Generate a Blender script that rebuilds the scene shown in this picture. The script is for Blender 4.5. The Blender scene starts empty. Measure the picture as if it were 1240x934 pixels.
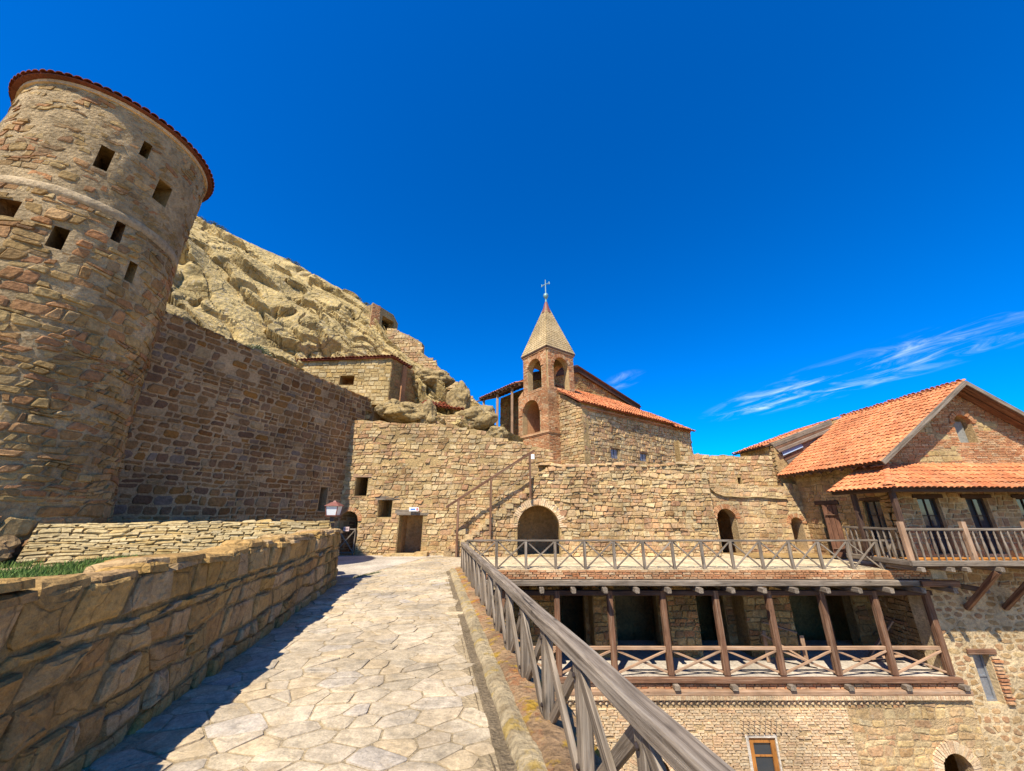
import bpy, bmesh, math, random
from mathutils import Vector, Matrix, noise
from mathutils.geometry import tessellate_polygon
R = math.radians
scene = bpy.context.scene
COL = scene.collection
EYE = 1.65

# ------------------------------------------------------------------ camera
cam_d = bpy.data.cameras.new('camera'); cam = bpy.data.objects.new('camera', cam_d); COL.objects.link(cam)
cam.location = (0, 0, EYE)
PITCH = math.atan(155 / 455)
cam.rotation_euler = (math.pi / 2 + PITCH, 0, 0)
cam_d.sensor_fit = 'HORIZONTAL'; cam_d.sensor_width = 36; cam_d.lens = 36 * 455 / 1240
cam_d.clip_start = 0.05; cam_d.clip_end = 12000
scene.camera = cam

# ------------------------------------------------------------------ sun and sky
SUN_EL, SUN_AZ = R(54), R(27)           # sun behind the camera, 27 degrees to the left
sdir = Vector((-math.sin(SUN_AZ) * math.cos(SUN_EL), -math.cos(SUN_AZ) * math.cos(SUN_EL), math.sin(SUN_EL)))
sun_d = bpy.data.lights.new('sun', 'SUN'); sun = bpy.data.objects.new('sun', sun_d); COL.objects.link(sun)
sun_d.energy = 5.0; sun_d.angle = R(0.5); sun_d.color = (1.0, 0.93, 0.82)
sun.location = sdir * 60; sun.rotation_euler = sdir.to_track_quat('Z', 'Y').to_euler()

world = bpy.data.worlds.new('World'); scene.world = world; world.use_nodes = True
wt = world.node_tree; wt.nodes.clear()
def wn(t, **k):
    n = wt.nodes.new(t)
    for a, b in k.items(): setattr(n, a, b)
    return n
sky = wn('ShaderNodeTexSky', sky_type='NISHITA', sun_disc=False)
sky.sun_elevation = SUN_EL; sky.sun_rotation = math.pi + SUN_AZ
sky.altitude = 700; sky.air_density = 0.9; sky.dust_density = 0.0; sky.ozone_density = 4.0
hs = wn('ShaderNodeHueSaturation'); hs.inputs['Saturation'].default_value = 1.7; hs.inputs['Value'].default_value = 1.0; hs.inputs['Hue'].default_value = 0.512
wt.links.new(sky.outputs[0], hs.inputs['Color'])
tc = wn('ShaderNodeTexCoord'); sep = wn('ShaderNodeSeparateXYZ'); wt.links.new(tc.outputs['Generated'], sep.inputs[0])
def wm(op, a, b=None, c=None):
    n = wn('ShaderNodeMath', operation=op)
    for i, v in enumerate((a, b, c)):
        if v is None: continue
        if isinstance(v, (int, float)): n.inputs[i].default_value = v
        else: wt.links.new(v, n.inputs[i])
    return n.outputs[0]
zc = wm('MAXIMUM', sep.outputs[2], 0.04)
px_, py_ = wm('DIVIDE', sep.outputs[0], zc), wm('DIVIDE', sep.outputs[1], zc)     # thin cirrus on a flat high layer
cb = wn('ShaderNodeCombineXYZ'); wt.links.new(px_, cb.inputs[0]); wt.links.new(py_, cb.inputs[1])
def wdot(v):
    n = wn('ShaderNodeVectorMath', operation='DOT_PRODUCT'); wt.links.new(cb.outputs[0], n.inputs[0]); n.inputs[1].default_value = v; return n.outputs['Value']
ca, cbb = wdot((.23, -.97, 0)), wdot((.97, .23, 0))              # along and across the streaks
cv_ = wn('ShaderNodeCombineXYZ'); wt.links.new(wm('MULTIPLY', ca, 1.5), cv_.inputs[0]); wt.links.new(wm('MULTIPLY', cbb, 3.0), cv_.inputs[1])
n1 = wn('ShaderNodeTexNoise'); n1.inputs['Scale'].default_value = 1.5; n1.inputs['Detail'].default_value = 9; n1.inputs['Roughness'].default_value = 0.64; n1.inputs['Distortion'].default_value = 0.9
wt.links.new(cv_.outputs[0], n1.inputs['Vector'])
def wsmooth(v, lo, hi):
    n = wn('ShaderNodeMapRange', interpolation_type='SMOOTHSTEP'); wt.links.new(v, n.inputs[0])
    n.inputs[1].default_value = lo; n.inputs[2].default_value = hi; return n.outputs[0]
streak = wsmooth(n1.outputs[0], 0.44, 0.86)
def bank(a0, ra, b0, rb):
    x = wm('DIVIDE', wm('SUBTRACT', ca, a0), ra); y = wm('DIVIDE', wm('SUBTRACT', cbb, b0), rb)
    d = wm('SUBTRACT', wm('SUBTRACT', 1.0, wm('MULTIPLY', x, x)), wm('MULTIPLY', y, y)); return wsmooth(d, 0.0, 0.9)
banks = wm('ADD', wm('ADD', bank(-2.15, 1.5, 3.16, .55), wm('MULTIPLY', bank(-2.90, .16, 3.20, .30), .8)), wm('MULTIPLY', bank(-2.55, .30, 1.50, .16), .6))
cov = wm('MULTIPLY', wm('MULTIPLY', streak, banks), 0.42)
mixc = wn('ShaderNodeMixRGB'); wt.links.new(cov, mixc.inputs[0]); wt.links.new(hs.outputs[0], mixc.inputs[1]); mixc.inputs[2].default_value = (7.5, 8.2, 9.0, 1)
bg = wn('ShaderNodeBackground'); bg.inputs['Strength'].default_value = 0.15
wo = wn('ShaderNodeOutputWorld'); wt.links.new(mixc.outputs[0], bg.inputs[0]); wt.links.new(bg.outputs[0], wo.inputs[0])
scene.view_settings.view_transform = 'Standard'; scene.view_settings.look = 'None'
scene.view_settings.exposure = 0.68; scene.view_settings.gamma = 1.0; scene.view_settings.use_curve_mapping = False
scene.render.engine = 'CYCLES'

# ------------------------------------------------------------------ object helpers
WORLD = {}
def put(name, me, mat=None, parent=None, loc=(0, 0, 0), rot=None):
    o = bpy.data.objects.new(name, me); COL.objects.link(o)
    loc = Vector(loc); WORLD[o.name] = loc
    base = loc - (WORLD[parent.name] if parent else Vector((0, 0, 0)))
    if rot is None: o.location = base
    else: o.matrix_basis = Matrix.Translation(base) @ rot
    if parent: o.parent = parent
    if mat is not None and me is not None and not me.materials: me.materials.append(mat)
    return o
def tag(o, label=None, cat=None, group=None, kind=None):
    if label: o['label'] = label
    if cat: o['category'] = cat
    if group: o['group'] = group
    if kind: o['kind'] = kind
    return o
def thing(name, loc, label, cat, group=None):
    o = put(name, None, None, None, loc); o.empty_display_size = 0.3
    return tag(o, label, cat, group)
def mk(name, verts, faces, mat, parent=None, rnd=None, smooth=False, centre=True):
    if centre and verts:
        n = len(verts); c = Vector((sum(v[0] for v in verts) / n, sum(v[1] for v in verts) / n, sum(v[2] for v in verts) / n))
    else: c = Vector((0, 0, 0))
    me = bpy.data.meshes.new(name)
    me.from_pydata([(v[0] - c.x, v[1] - c.y, v[2] - c.z) for v in verts], [], faces)
    if rnd is not None:
        a = me.attributes.new('rnd', 'FLOAT', 'POINT')
        a.data.foreach_set('value', rnd if isinstance(rnd, list) else [rnd] * len(verts))
    if smooth: me.polygons.foreach_set('use_smooth', [True] * len(me.polygons))
    return put(name, me, mat, parent, c)
def box_geo(x0, x1, y0, y1, z0, z1):
    v = [(x0, y0, z0), (x1, y0, z0), (x1, y1, z0), (x0, y1, z0), (x0, y0, z1), (x1, y0, z1), (x1, y1, z1), (x0, y1, z1)]
    return v, [(0, 3, 2, 1), (4, 5, 6, 7), (0, 1, 5, 4), (1, 2, 6, 5), (2, 3, 7, 6), (3, 0, 4, 7)]
def box(name, x0, x1, y0, y1, z0, z1, mat, parent=None):
    return mk(name, *box_geo(x0, x1, y0, y1, z0, z1), mat, parent)
BEAMS = {}
def beam(name, p0, p1, w, h, mat, parent=None, rings=3, wob=0.004, taper=1.0, side=None):
    """squared timber with worn arrises from p0 to p1; its own long axis is local Z so the grain follows it"""
    p0, p1 = Vector(p0), Vector(p1); d = p1 - p0; L = d.length; z = d.normalized()
    ref = Vector(side) if side else (Vector((0, 0, 1)) if abs(z.z) < 0.95 else Vector((0, 1, 0)))
    x = ref.cross(z).normalized(); y = z.cross(x)
    rot = Matrix((x, y, z)).transposed().to_4x4()
    key = (round(L, 2), w, h, mat.name, rings, taper)
    me = BEAMS.get(key)
    if me is None or random.random() < 0.12:
        c = min(w, h) * 0.12; vs = []; fs = []
        prof = [(w/2 - c, -h/2), (w/2, -h/2 + c), (w/2, h/2 - c), (w/2 - c, h/2), (-w/2 + c, h/2), (-w/2, h/2 - c), (-w/2, -h/2 + c), (-w/2 + c, -h/2)]
        for i in range(rings):
            t = i / (rings - 1); k = 1 + (taper - 1) * t
            ox, oy = (random.uniform(-wob, wob), random.uniform(-wob, wob)) if 0 < i < rings - 1 else (0, 0)
            for a, b in prof: vs.append((a * k + ox + random.uniform(-wob, wob) * .5, b * k + oy + random.uniform(-wob, wob) * .5, L * t))
        for i in range(rings - 1):
            for j in range(8): fs.append((i*8 + j, i*8 + (j+1) % 8, (i+1)*8 + (j+1) % 8, (i+1)*8 + j))
        fs.append(tuple(range(7, -1, -1))); fs.append(tuple((rings-1)*8 + j for j in range(8)))
        me = bpy.data.meshes.new(name); me.from_pydata(vs, [], fs); me.materials.append(mat); BEAMS[key] = me
    return put(name, me, mat, parent, p0, rot)

# ------------------------------------------------------------------ materials
def nodes(name):
    m = bpy.data.materials.new(name); m.use_nodes = True; t = m.node_tree; t.nodes.clear()
    out = t.nodes.new('ShaderNodeOutputMaterial'); b = t.nodes.new('ShaderNodeBsdfPrincipled'); t.links.new(b.outputs[0], out.inputs[0])
    return m, t, b
def add(t, typ, ins=None, **k):
    n = t.nodes.new(typ)
    for a, v in k.items(): setattr(n, a, v)
    for a, v in (ins or {}).items():
        if isinstance(v, bpy.types.NodeSocket): t.links.new(v, n.inputs[a])
        else: n.inputs[a].default_value = v
    return n
def ramp(t, fac, cols, mode='LINEAR', pos=None):
    r = t.nodes.new('ShaderNodeValToRGB'); r.color_ramp.interpolation = mode; el = r.color_ramp.elements
    while len(el) < len(cols): el.new(0.5)
    while len(el) > max(1, len(cols)): el.remove(el[-1])
    for i, c in enumerate(cols):
        el[i].position = pos[i] if pos else i / max(1, len(cols) - (0 if mode == 'CONSTANT' else 1)); el[i].color = (*c[:3], 1)
    t.links.new(fac, r.inputs[0]); return r.outputs[0]
def g(v): return (v, v, v)
def rand_of(t):
    a = add(t, 'ShaderNodeAttribute', attribute_name='rnd'); oi = add(t, 'ShaderNodeObjectInfo')
    s = add(t, 'ShaderNodeMath', {0: a.outputs['Fac'], 1: oi.outputs['Random']}, operation='ADD')
    return add(t, 'ShaderNodeMath', {0: s.outputs[0]}, operation='FRACT').outputs[0]
def stone_mat(name, palette, bump=0.7, scale=9.0, dirt=(0.10, 0.075, 0.05), dirt_amt=0.55, patina=None, patina_amt=0.0, blotch=0.9, dist=0.03, sat=1.22, val=1.0, crack=0.0):
    m, t, b = nodes(name)
    P = add(t, 'ShaderNodeNewGeometry').outputs['Position']
    r = rand_of(t)
    col = ramp(t, r, palette)
    big = add(t, 'ShaderNodeTexNoise', {'Vector': P, 'Scale': blotch, 'Detail': 3.0}).outputs[0]
    mid = add(t, 'ShaderNodeTexNoise', {'Vector': P, 'Scale': scale, 'Detail': 8.0, 'Roughness': 0.68}).outputs[0]
    fine = add(t, 'ShaderNodeTexNoise', {'Vector': P, 'Scale': scale * 7, 'Detail': 4.0, 'Roughness': 0.7}).outputs[0]
    v1 = ramp(t, big, [g(.72), g(1.22)], pos=[.32, .68]); v2 = ramp(t, mid, [g(.62), g(1.0), g(1.3)], pos=[.30, .5, .72]); v3 = ramp(t, fine, [g(.74), g(1.18)], pos=[.3, .7])
    for v in (v1, v2, v3): col = add(t, 'ShaderNodeMixRGB', {0: 1.0, 1: col, 2: v}, blend_type='MULTIPLY').outputs[0]
    st = add(t, 'ShaderNodeTexNoise', {'Vector': P, 'Scale': 2.7, 'Detail': 6.0, 'Roughness': 0.7}).outputs[0]
    f = ramp(t, st, [g(0), g(dirt_amt)], pos=[.52, .70])
    col = add(t, 'ShaderNodeMixRGB', {0: f, 1: col, 2: (*dirt, 1)}).outputs[0]
    if patina:
        pn = add(t, 'ShaderNodeTexNoise', {'Vector': P, 'Scale': 4.3, 'Detail': 5.0, 'Roughness': 0.65}).outputs[0]
        f = ramp(t, pn, [g(0), g(patina_amt)], pos=[.55, .62])
        col = add(t, 'ShaderNodeMixRGB', {0: f, 1: col, 2: (*patina, 1)}).outputs[0]
    col = add(t, 'ShaderNodeHueSaturation', {'Color': col, 'Saturation': sat, 'Value': val}).outputs[0]
    t.links.new(col, b.inputs['Base Color']); b.inputs['Roughness'].default_value = 0.92; b.inputs['Specular IOR Level'].default_value = 0.15
    if crack:
        wv_ = add(t, 'ShaderNodeTexNoise', {'Vector': P, 'Scale': crack * 1.3, 'Detail': 3.0}).outputs[1]
        wp_ = add(t, 'ShaderNodeVectorMath', {0: wv_, 1: (.55 / crack,) * 3}, operation='MULTIPLY').outputs[0]
        ed = add(t, 'ShaderNodeTexVoronoi', {'Vector': add(t, 'ShaderNodeVectorMath', {0: P, 1: wp_}, operation='ADD').outputs[0], 'Scale': crack}, feature='DISTANCE_TO_EDGE').outputs[0]
        lw = add(t, 'ShaderNodeMath', {0: st, 1: .045}, operation='MULTIPLY').outputs[0]
        cf = add(t, 'ShaderNodeMapRange', {0: ed, 1: 0.0, 2: lw, 3: .58, 4: 1.0}).outputs[0]
        col = add(t, 'ShaderNodeMixRGB', {0: 1.0, 1: col, 2: cf}, blend_type='MULTIPLY').outputs[0]; t.links.new(col, b.inputs['Base Color'])
    vo = add(t, 'ShaderNodeTexVoronoi', {'Vector': P, 'Scale': scale * 1.6}, feature='F1').outputs[0]
    hsum = add(t, 'ShaderNodeMath', {0: vo, 1: 0.5, 2: mid}, operation='MULTIPLY_ADD').outputs[0]
    hsum = add(t, 'ShaderNodeMath', {0: fine, 1: 0.35, 2: hsum}, operation='MULTIPLY_ADD').outputs[0]
    if crack: hsum = add(t, 'ShaderNodeMath', {0: cf, 1: .7, 2: hsum}, operation='MULTIPLY_ADD').outputs[0]
    bp = add(t, 'ShaderNodeBump', {'Strength': bump, 'Distance': dist, 'Height': hsum}); t.links.new(bp.outputs[0], b.inputs['Normal'])
    return m
def wood_mat(name, dark, light, worn=None, worn_amt=0.0, rough=0.8):
    m, t, b = nodes(name)
    oc = add(t, 'ShaderNodeTexCoord').outputs['Object']; oi = add(t, 'ShaderNodeObjectInfo').outputs['Random']
    off = add(t, 'ShaderNodeVectorMath', {0: oc, 1: (0, 0, 0)}, operation='ADD')
    sc = add(t, 'ShaderNodeMath', {0: oi, 1: 37.0}, operation='MULTIPLY').outputs[0]
    cbn = add(t, 'ShaderNodeCombineXYZ', {0: sc, 1: sc, 2: sc}); t.links.new(cbn.outputs[0], off.inputs[1])
    mpn = add(t, 'ShaderNodeMapping', {'Vector': off.outputs[0], 'Scale': (38, 38, 1.6)}).outputs[0]
    gr = add(t, 'ShaderNodeTexNoise', {'Vector': mpn, 'Scale': 1.0, 'Detail': 7.0, 'Roughness': 0.7, 'Distortion': 0.5}).outputs[0]
    bl = add(t, 'ShaderNodeTexNoise', {'Vector': off.outputs[0], 'Scale': 2.2, 'Detail': 4.0}).outputs[0]
    col = ramp(t, gr, [dark, light], pos=[.34, .66])
    col = add(t, 'ShaderNodeMixRGB', {0: 1.0, 1: col, 2: ramp(t, bl, [g(.7), g(1.2)], pos=[.3, .7])}, blend_type='MULTIPLY').outputs[0]
    col = add(t, 'ShaderNodeMixRGB', {0: 1.0, 1: col, 2: ramp(t, oi, [g(.82), g(1.12)])}, blend_type='MULTIPLY').outputs[0]
    if worn:
        wnz = add(t, 'ShaderNodeTexNoise', {'Vector': mpn, 'Scale': 0.45, 'Detail': 6.0, 'Roughness': 0.75}).outputs[0]
        col = add(t, 'ShaderNodeMixRGB', {0: ramp(t, wnz, [g(0), g(worn_amt)], pos=[.5, .64]), 1: col, 2: (*worn, 1)}).outputs[0]
    mk2 = add(t, 'ShaderNodeMapping', {'Vector': off.outputs[0], 'Scale': (46, 46, .9)}).outputs[0]
    ck = add(t, 'ShaderNodeTexNoise', {'Vector': mk2, 'Scale': 1.0, 'Detail': 3.0, 'Roughness': 0.6, 'Distortion': 0.3}).outputs[0]
    ckf = ramp(t, ck, [g(.28), g(1.0)], pos=[.27, .36])
    col = add(t, 'ShaderNodeMixRGB', {0: 1.0, 1: col, 2: ckf}, blend_type='MULTIPLY').outputs[0]
    kn = add(t, 'ShaderNodeTexVoronoi', {'Vector': add(t, 'ShaderNodeMapping', {'Vector': off.outputs[0], 'Scale': (7, 7, 2.6)}).outputs[0], 'Scale': 1.0}).outputs[0]
    col = add(t, 'ShaderNodeMixRGB', {0: 1.0, 1: col, 2: ramp(t, kn, [g(.42), g(1.0)], pos=[.05, .16])}, blend_type='MULTIPLY').outputs[0]
    t.links.new(col, b.inputs['Base Color']); b.inputs['Roughness'].default_value = rough; b.inputs['Specular IOR Level'].default_value = 0.2
    hh = add(t, 'ShaderNodeMath', {0: ckf, 1: 1.6, 2: gr}, operation='MULTIPLY_ADD').outputs[0]
    bp = add(t, 'ShaderNodeBump', {'Strength': 0.8, 'Distance': 0.008, 'Height': hh}); t.links.new(bp.outputs[0], b.inputs['Normal'])
    return m
def plain(name, col, rough=0.6, metal=0.0, var=0.2):
    m, t, b = nodes(name)
    P = add(t, 'ShaderNodeNewGeometry').outputs['Position']
    n = add(t, 'ShaderNodeTexNoise', {'Vector': P, 'Scale': 14.0, 'Detail': 6.0}).outputs[0]
    c = add(t, 'ShaderNodeMixRGB', {0: 1.0, 1: (*col, 1), 2: ramp(t, n, [g(1 - var), g(1 + var)], pos=[.3, .7])}, blend_type='MULTIPLY').outputs[0]
    t.links.new(c, b.inputs['Base Color']); b.inputs['Roughness'].default_value = rough; b.inputs['Metallic'].default_value = metal
    return m
M = {}
M['facade'] = stone_mat('facade_stone', [(.34,.21,.11), (.48,.34,.175), (.54,.40,.215), (.45,.27,.15), (.52,.39,.22), (.36,.21,.125), (.57,.44,.255), (.44,.34,.195), (.50,.31,.17)], patina=(.33,.29,.21), patina_amt=.4, val=1.08, sat=1.12)
M['facade_mortar'] = stone_mat('facade_mortar', [(.40,.295,.165), (.44,.33,.19)], bump=1.0, scale=14, dirt=(.22,.155,.085), dirt_amt=.6)
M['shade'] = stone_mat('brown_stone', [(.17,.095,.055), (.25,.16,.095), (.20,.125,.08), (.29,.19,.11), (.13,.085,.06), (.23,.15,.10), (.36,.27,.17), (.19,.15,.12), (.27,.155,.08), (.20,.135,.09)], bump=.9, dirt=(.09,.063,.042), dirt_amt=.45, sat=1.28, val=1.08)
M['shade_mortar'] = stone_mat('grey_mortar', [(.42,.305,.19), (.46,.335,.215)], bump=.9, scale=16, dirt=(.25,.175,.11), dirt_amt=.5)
M['tower'] = stone_mat('tower_stone', [(.30,.20,.11), (.40,.29,.16), (.35,.245,.135), (.45,.335,.19), (.29,.195,.11), (.42,.24,.145), (.46,.35,.205), (.25,.17,.105), (.38,.225,.14)], bump=1.0, scale=10, dirt=(.15,.11,.06), dirt_amt=.55, sat=1.25)
M['tower_mortar'] = stone_mat('tower_mortar', [(.45,.345,.215), (.48,.37,.235)], bump=1.2, scale=9, dirt=(.21,.15,.085), dirt_amt=.75, dist=.05)
M['low'] = stone_mat('low_wall_stone', [(.34,.22,.10), (.41,.28,.145), (.37,.235,.10), (.43,.31,.18), (.33,.20,.095), (.42,.275,.125), (.38,.275,.17)], bump=.9, scale=15, dirt=(.20,.135,.065), dirt_amt=.45, blotch=1.6, dist=.024, sat=1.14, val=1.1, crack=2.4)
M['low_mortar'] = stone_mat('low_wall_mortar', [(.35,.265,.15), (.40,.30,.17)], bump=1.2, scale=16, dirt=(.10,.07,.045), dirt_amt=.7, dist=.04)
M['dry'] = stone_mat('dry_stone', [(.52,.39,.20), (.57,.45,.25), (.47,.33,.15), (.58,.47,.28), (.52,.36,.16)], bump=.6, dirt=(.28,.20,.1), dirt_amt=.5, sat=1.12, val=.92)
M['flag'] = stone_mat('flagstone', [(.47,.385,.265), (.51,.425,.30), (.46,.385,.28), (.52,.43,.30), (.49,.405,.285), (.53,.42,.275), (.485,.405,.295), (.45,.375,.265), (.47,.41,.33)], bump=.8, scale=7, dirt=(.36,.275,.17), dirt_amt=.6, dist=.022, sat=1.16, val=.98)
M['flag_joint'] = stone_mat('path_mortar', [(.42,.33,.205), (.46,.36,.225)], bump=.9, scale=20, dirt=(.25,.19,.115), dirt_amt=.6, sat=1.1)
M['concrete'] = stone_mat('pale_concrete', [(.46,.41,.33), (.49,.43,.35)], bump=.35, scale=12, dirt=(.38,.32,.24), dirt_amt=.5)
M['terrace'] = stone_mat('terrace_paving', [(.54,.45,.31), (.58,.48,.33)], bump=.6, scale=6, dirt=(.42,.33,.21), dirt_amt=.5)
M['gutter'] = stone_mat('gutter_dirt', [(.27,.20,.115), (.31,.235,.14)], bump=1.2, scale=22, dirt=(.15,.11,.055), dirt_amt=.75, dist=.04, sat=1.0)
M['kerb'] = stone_mat('kerb_mortar', [(.40,.33,.22), (.45,.37,.25)], bump=1.0, scale=10, dirt=(.22,.155,.085), dirt_amt=.7, patina=(.50,.33,.06), patina_amt=.35, dist=.05)
M['ledge'] = stone_mat('parapet_brick', [(.40,.27,.16)], bump=1.2, scale=11, dirt=(.42,.13,.06), dirt_amt=.85, patina=(.52,.33,.05), patina_amt=.6, blotch=3.0, sat=1.12, dist=.05)
M['brick'] = stone_mat('old_brick', [(.48,.24,.13), (.54,.33,.19), (.43,.20,.11), (.58,.42,.26), (.49,.27,.15), (.38,.19,.11)], bump=.5, scale=14, dirt=(.30,.18,.10), dirt_amt=.4, sat=1.12)
M['brick_mortar'] = stone_mat('brick_mortar', [(.44,.33,.20), (.47,.355,.22)], bump=.8, scale=18, dirt=(.28,.19,.11), dirt_amt=.5)
M['pale_brick'] = stone_mat('pale_brick', [(.60,.44,.27), (.64,.49,.31), (.57,.38,.23), (.66,.53,.35), (.60,.42,.26)], bump=.5, scale=14, dirt=(.48,.34,.20), dirt_amt=.4, sat=1.1)
M['pale_mortar'] = stone_mat('pale_mortar', [(.44,.33,.205), (.48,.365,.23)], bump=.8, scale=18, dirt=(.36,.27,.17), dirt_amt=.5)
M['house'] = stone_mat('house_stone', [(.40,.29,.17), (.34,.23,.13), (.46,.35,.21), (.30,.20,.13), (.44,.32,.19), (.36,.22,.14)], bump=.7, dirt=(.16,.12,.08), dirt_amt=.4)
M['spire'] = stone_mat('spire_tile', [(.49,.38,.235), (.51,.395,.245), (.47,.36,.215), (.52,.41,.26)], bump=.6, scale=12, dirt=(.25,.19,.10), dirt_amt=.5)
M['tile'] = stone_mat('roof_tile', [(.54,.185,.07), (.58,.21,.08), (.52,.17,.065), (.60,.24,.10), (.55,.19,.07), (.47,.15,.06), (.58,.225,.09), (.53,.18,.07)], bump=.3, scale=14, dirt=(.27,.12,.065), dirt_amt=.5, patina=(.50,.30,.15), patina_amt=.25, blotch=.7, sat=1.0, val=1.1)
M['old_tile'] = stone_mat('dark_roof_tile', [(.20,.075,.05), (.26,.10,.07), (.17,.08,.06)], bump=.4, scale=14)
M['rock'] = stone_mat('sandstone_rock', [(.50,.385,.20)], bump=1.0, scale=3.2, dirt=(.30,.225,.125), dirt_amt=.65, patina=(.40,.34,.24), patina_amt=.6, blotch=.45, dist=.10, sat=1.18, crack=.55)
M['earth'] = stone_mat('dry_earth', [(.36,.28,.17)], bump=.9, scale=5, dirt=(.22,.18,.10))
M['grey_wood'] = wood_mat('weathered_grey_wood', (.095,.070,.046), (.285,.225,.158), worn=(.43,.36,.27), worn_amt=.5)
M['brown_wood'] = wood_mat('stained_brown_wood', (.11,.052,.027), (.225,.115,.062), worn=(.40,.27,.17), worn_amt=.5)
M['rail_wood'] = wood_mat('faded_rail_wood', (.30,.17,.09), (.46,.29,.17), worn=(.55,.43,.30), worn_amt=.4)
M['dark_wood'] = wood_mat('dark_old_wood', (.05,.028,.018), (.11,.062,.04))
M['dark_door'] = wood_mat('dark_door_wood', (.10,.045,.025), (.20,.095,.05))
M['floor_wood'] = wood_mat('varnished_floor_wood', (.40,.15,.03), (.62,.27,.06), rough=.5)
M['door_wood'] = wood_mat('amber_door_wood', (.34,.13,.03), (.52,.22,.05), rough=.55)
M['metal'] = plain('dark_metal', (.06, .045, .04), .5, .6)
M['lead'] = plain('grey_metal', (.28, .29, .30), .5, .5)
M['copper'] = plain('verdigris_metal', (.20, .33, .30), .55, .3)
M['rust'] = plain('rust_red_paint', (.20, .065, .04), .6)
M['white'] = plain('white_paint', (.78, .77, .74), .6, var=.06)
M['pink'] = plain('pale_pink_board', (.62, .44, .38), .6, var=.08)
M['blue'] = plain('blue_print', (.08, .20, .55), .6); M['red'] = plain('red_print', (.55, .06, .05), .6)
def glass_mat(name, col, rough):
    m, t, b = nodes(name); b.inputs['Base Color'].default_value = (*col, 1); b.inputs['Roughness'].default_value = rough
    b.inputs['Specular IOR Level'].default_value = 0.8; return m
M['glass'] = glass_mat('window_glass', (.03, .04, .05), .06)
M['frost'] = glass_mat('lantern_glass', (.62, .64, .62), .3)
def leaf_mat(name, a, b_):
    m, t, b = nodes(name); r = rand_of(t)
    c = ramp(t, r, [a, b_]); t.links.new(c, b.inputs['Base Color']); b.inputs['Roughness'].default_value = .7
    b.inputs['Specular IOR Level'].default_value = .2
    return m
M['grass'] = leaf_mat('grass_blades', (.05, .12, .015), (.20, .26, .06))
M['scrub'] = leaf_mat('grey_green_leaves', (.10, .12, .05), (.24, .25, .14))
M['scrub_dark'] = leaf_mat('dark_green_leaves', (.05, .07, .02), (.13, .14, .06))

# ------------------------------------------------------------------ masonry generators
CT, ST = math.cos(PITCH), math.sin(PITCH)
def proj(p):
    y, z = p[1], p[2] - EYE
    d = y * CT + z * ST
    if d < 0.2: return None
    return 620 + 455 * p[0] / d, 467 - 455 * (-y * ST + z * CT) / d, d
def clip(poly, mx, my, dx, dy):
    out = []; n = len(poly)
    for i in range(n):
        a, b = poly[i], poly[(i + 1) % n]
        da = (a[0] - mx) * dx + (a[1] - my) * dy; db = (b[0] - mx) * dx + (b[1] - my) * dy
        if da <= 0: out.append(a)
        if (da < 0 < db) or (db < 0 < da):
            k = da / (da - db); out.append((a[0] + (b[0] - a[0]) * k, a[1] + (b[1] - a[1]) * k))
    return out
def rubble(w, h, sx, sy, seed, vary=.42, jit=.36, size=None):
    """irregular stones: an uneven Voronoi pattern, flattened to lie in rough beds"""
    rg = random.Random(seed); pts = []; v = 0.0
    while v < h:
        k = size(v) if size else 1.0
        rh = sy * k * rg.uniform(1 - vary, 1 + vary); u = -rg.random() * sx
        while u < w + sx * .5:
            wd = sx * k * rg.uniform(1 - vary, 1 + vary * 1.4)
            pts.append(((u + wd / 2 + rg.uniform(-jit, jit) * wd * .4) / sx, (v + rh / 2 + rg.uniform(-jit, jit) * rh) / sy)); u += wd
        v += rh
    H = {}
    for i, p in enumerate(pts): H.setdefault((int(p[0] // 1), int(p[1] // 1)), []).append(i)
    W, Hh = w / sx, h / sy; cells = []
    for i, p in enumerate(pts):
        x0, x1, y0, y1 = max(0, p[0] - 2.2), min(W, p[0] + 2.2), max(0, p[1] - 2.2), min(Hh, p[1] + 2.2)
        if x1 <= x0 or y1 <= y0: continue
        poly = [(x0, y0), (x1, y0), (x1, y1), (x0, y1)]
        ci, cj = int(p[0] // 1), int(p[1] // 1); nb = []
        for a in range(ci - 3, ci + 4):
            for b in range(cj - 3, cj + 4):
                for q in H.get((a, b), ()):
                    if q != i: nb.append(((pts[q][0] - p[0]) ** 2 + (pts[q][1] - p[1]) ** 2, q))
        nb.sort()
        for d2, q in nb[:18]:
            q = pts[q]; poly = clip(poly, (p[0] + q[0]) / 2, (p[1] + q[1]) / 2, q[0] - p[0], q[1] - p[1])
            if len(poly) < 3: break
        if len(poly) >= 3: cells.append([(a * sx, b * sy) for a, b in poly])
    return cells
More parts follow.
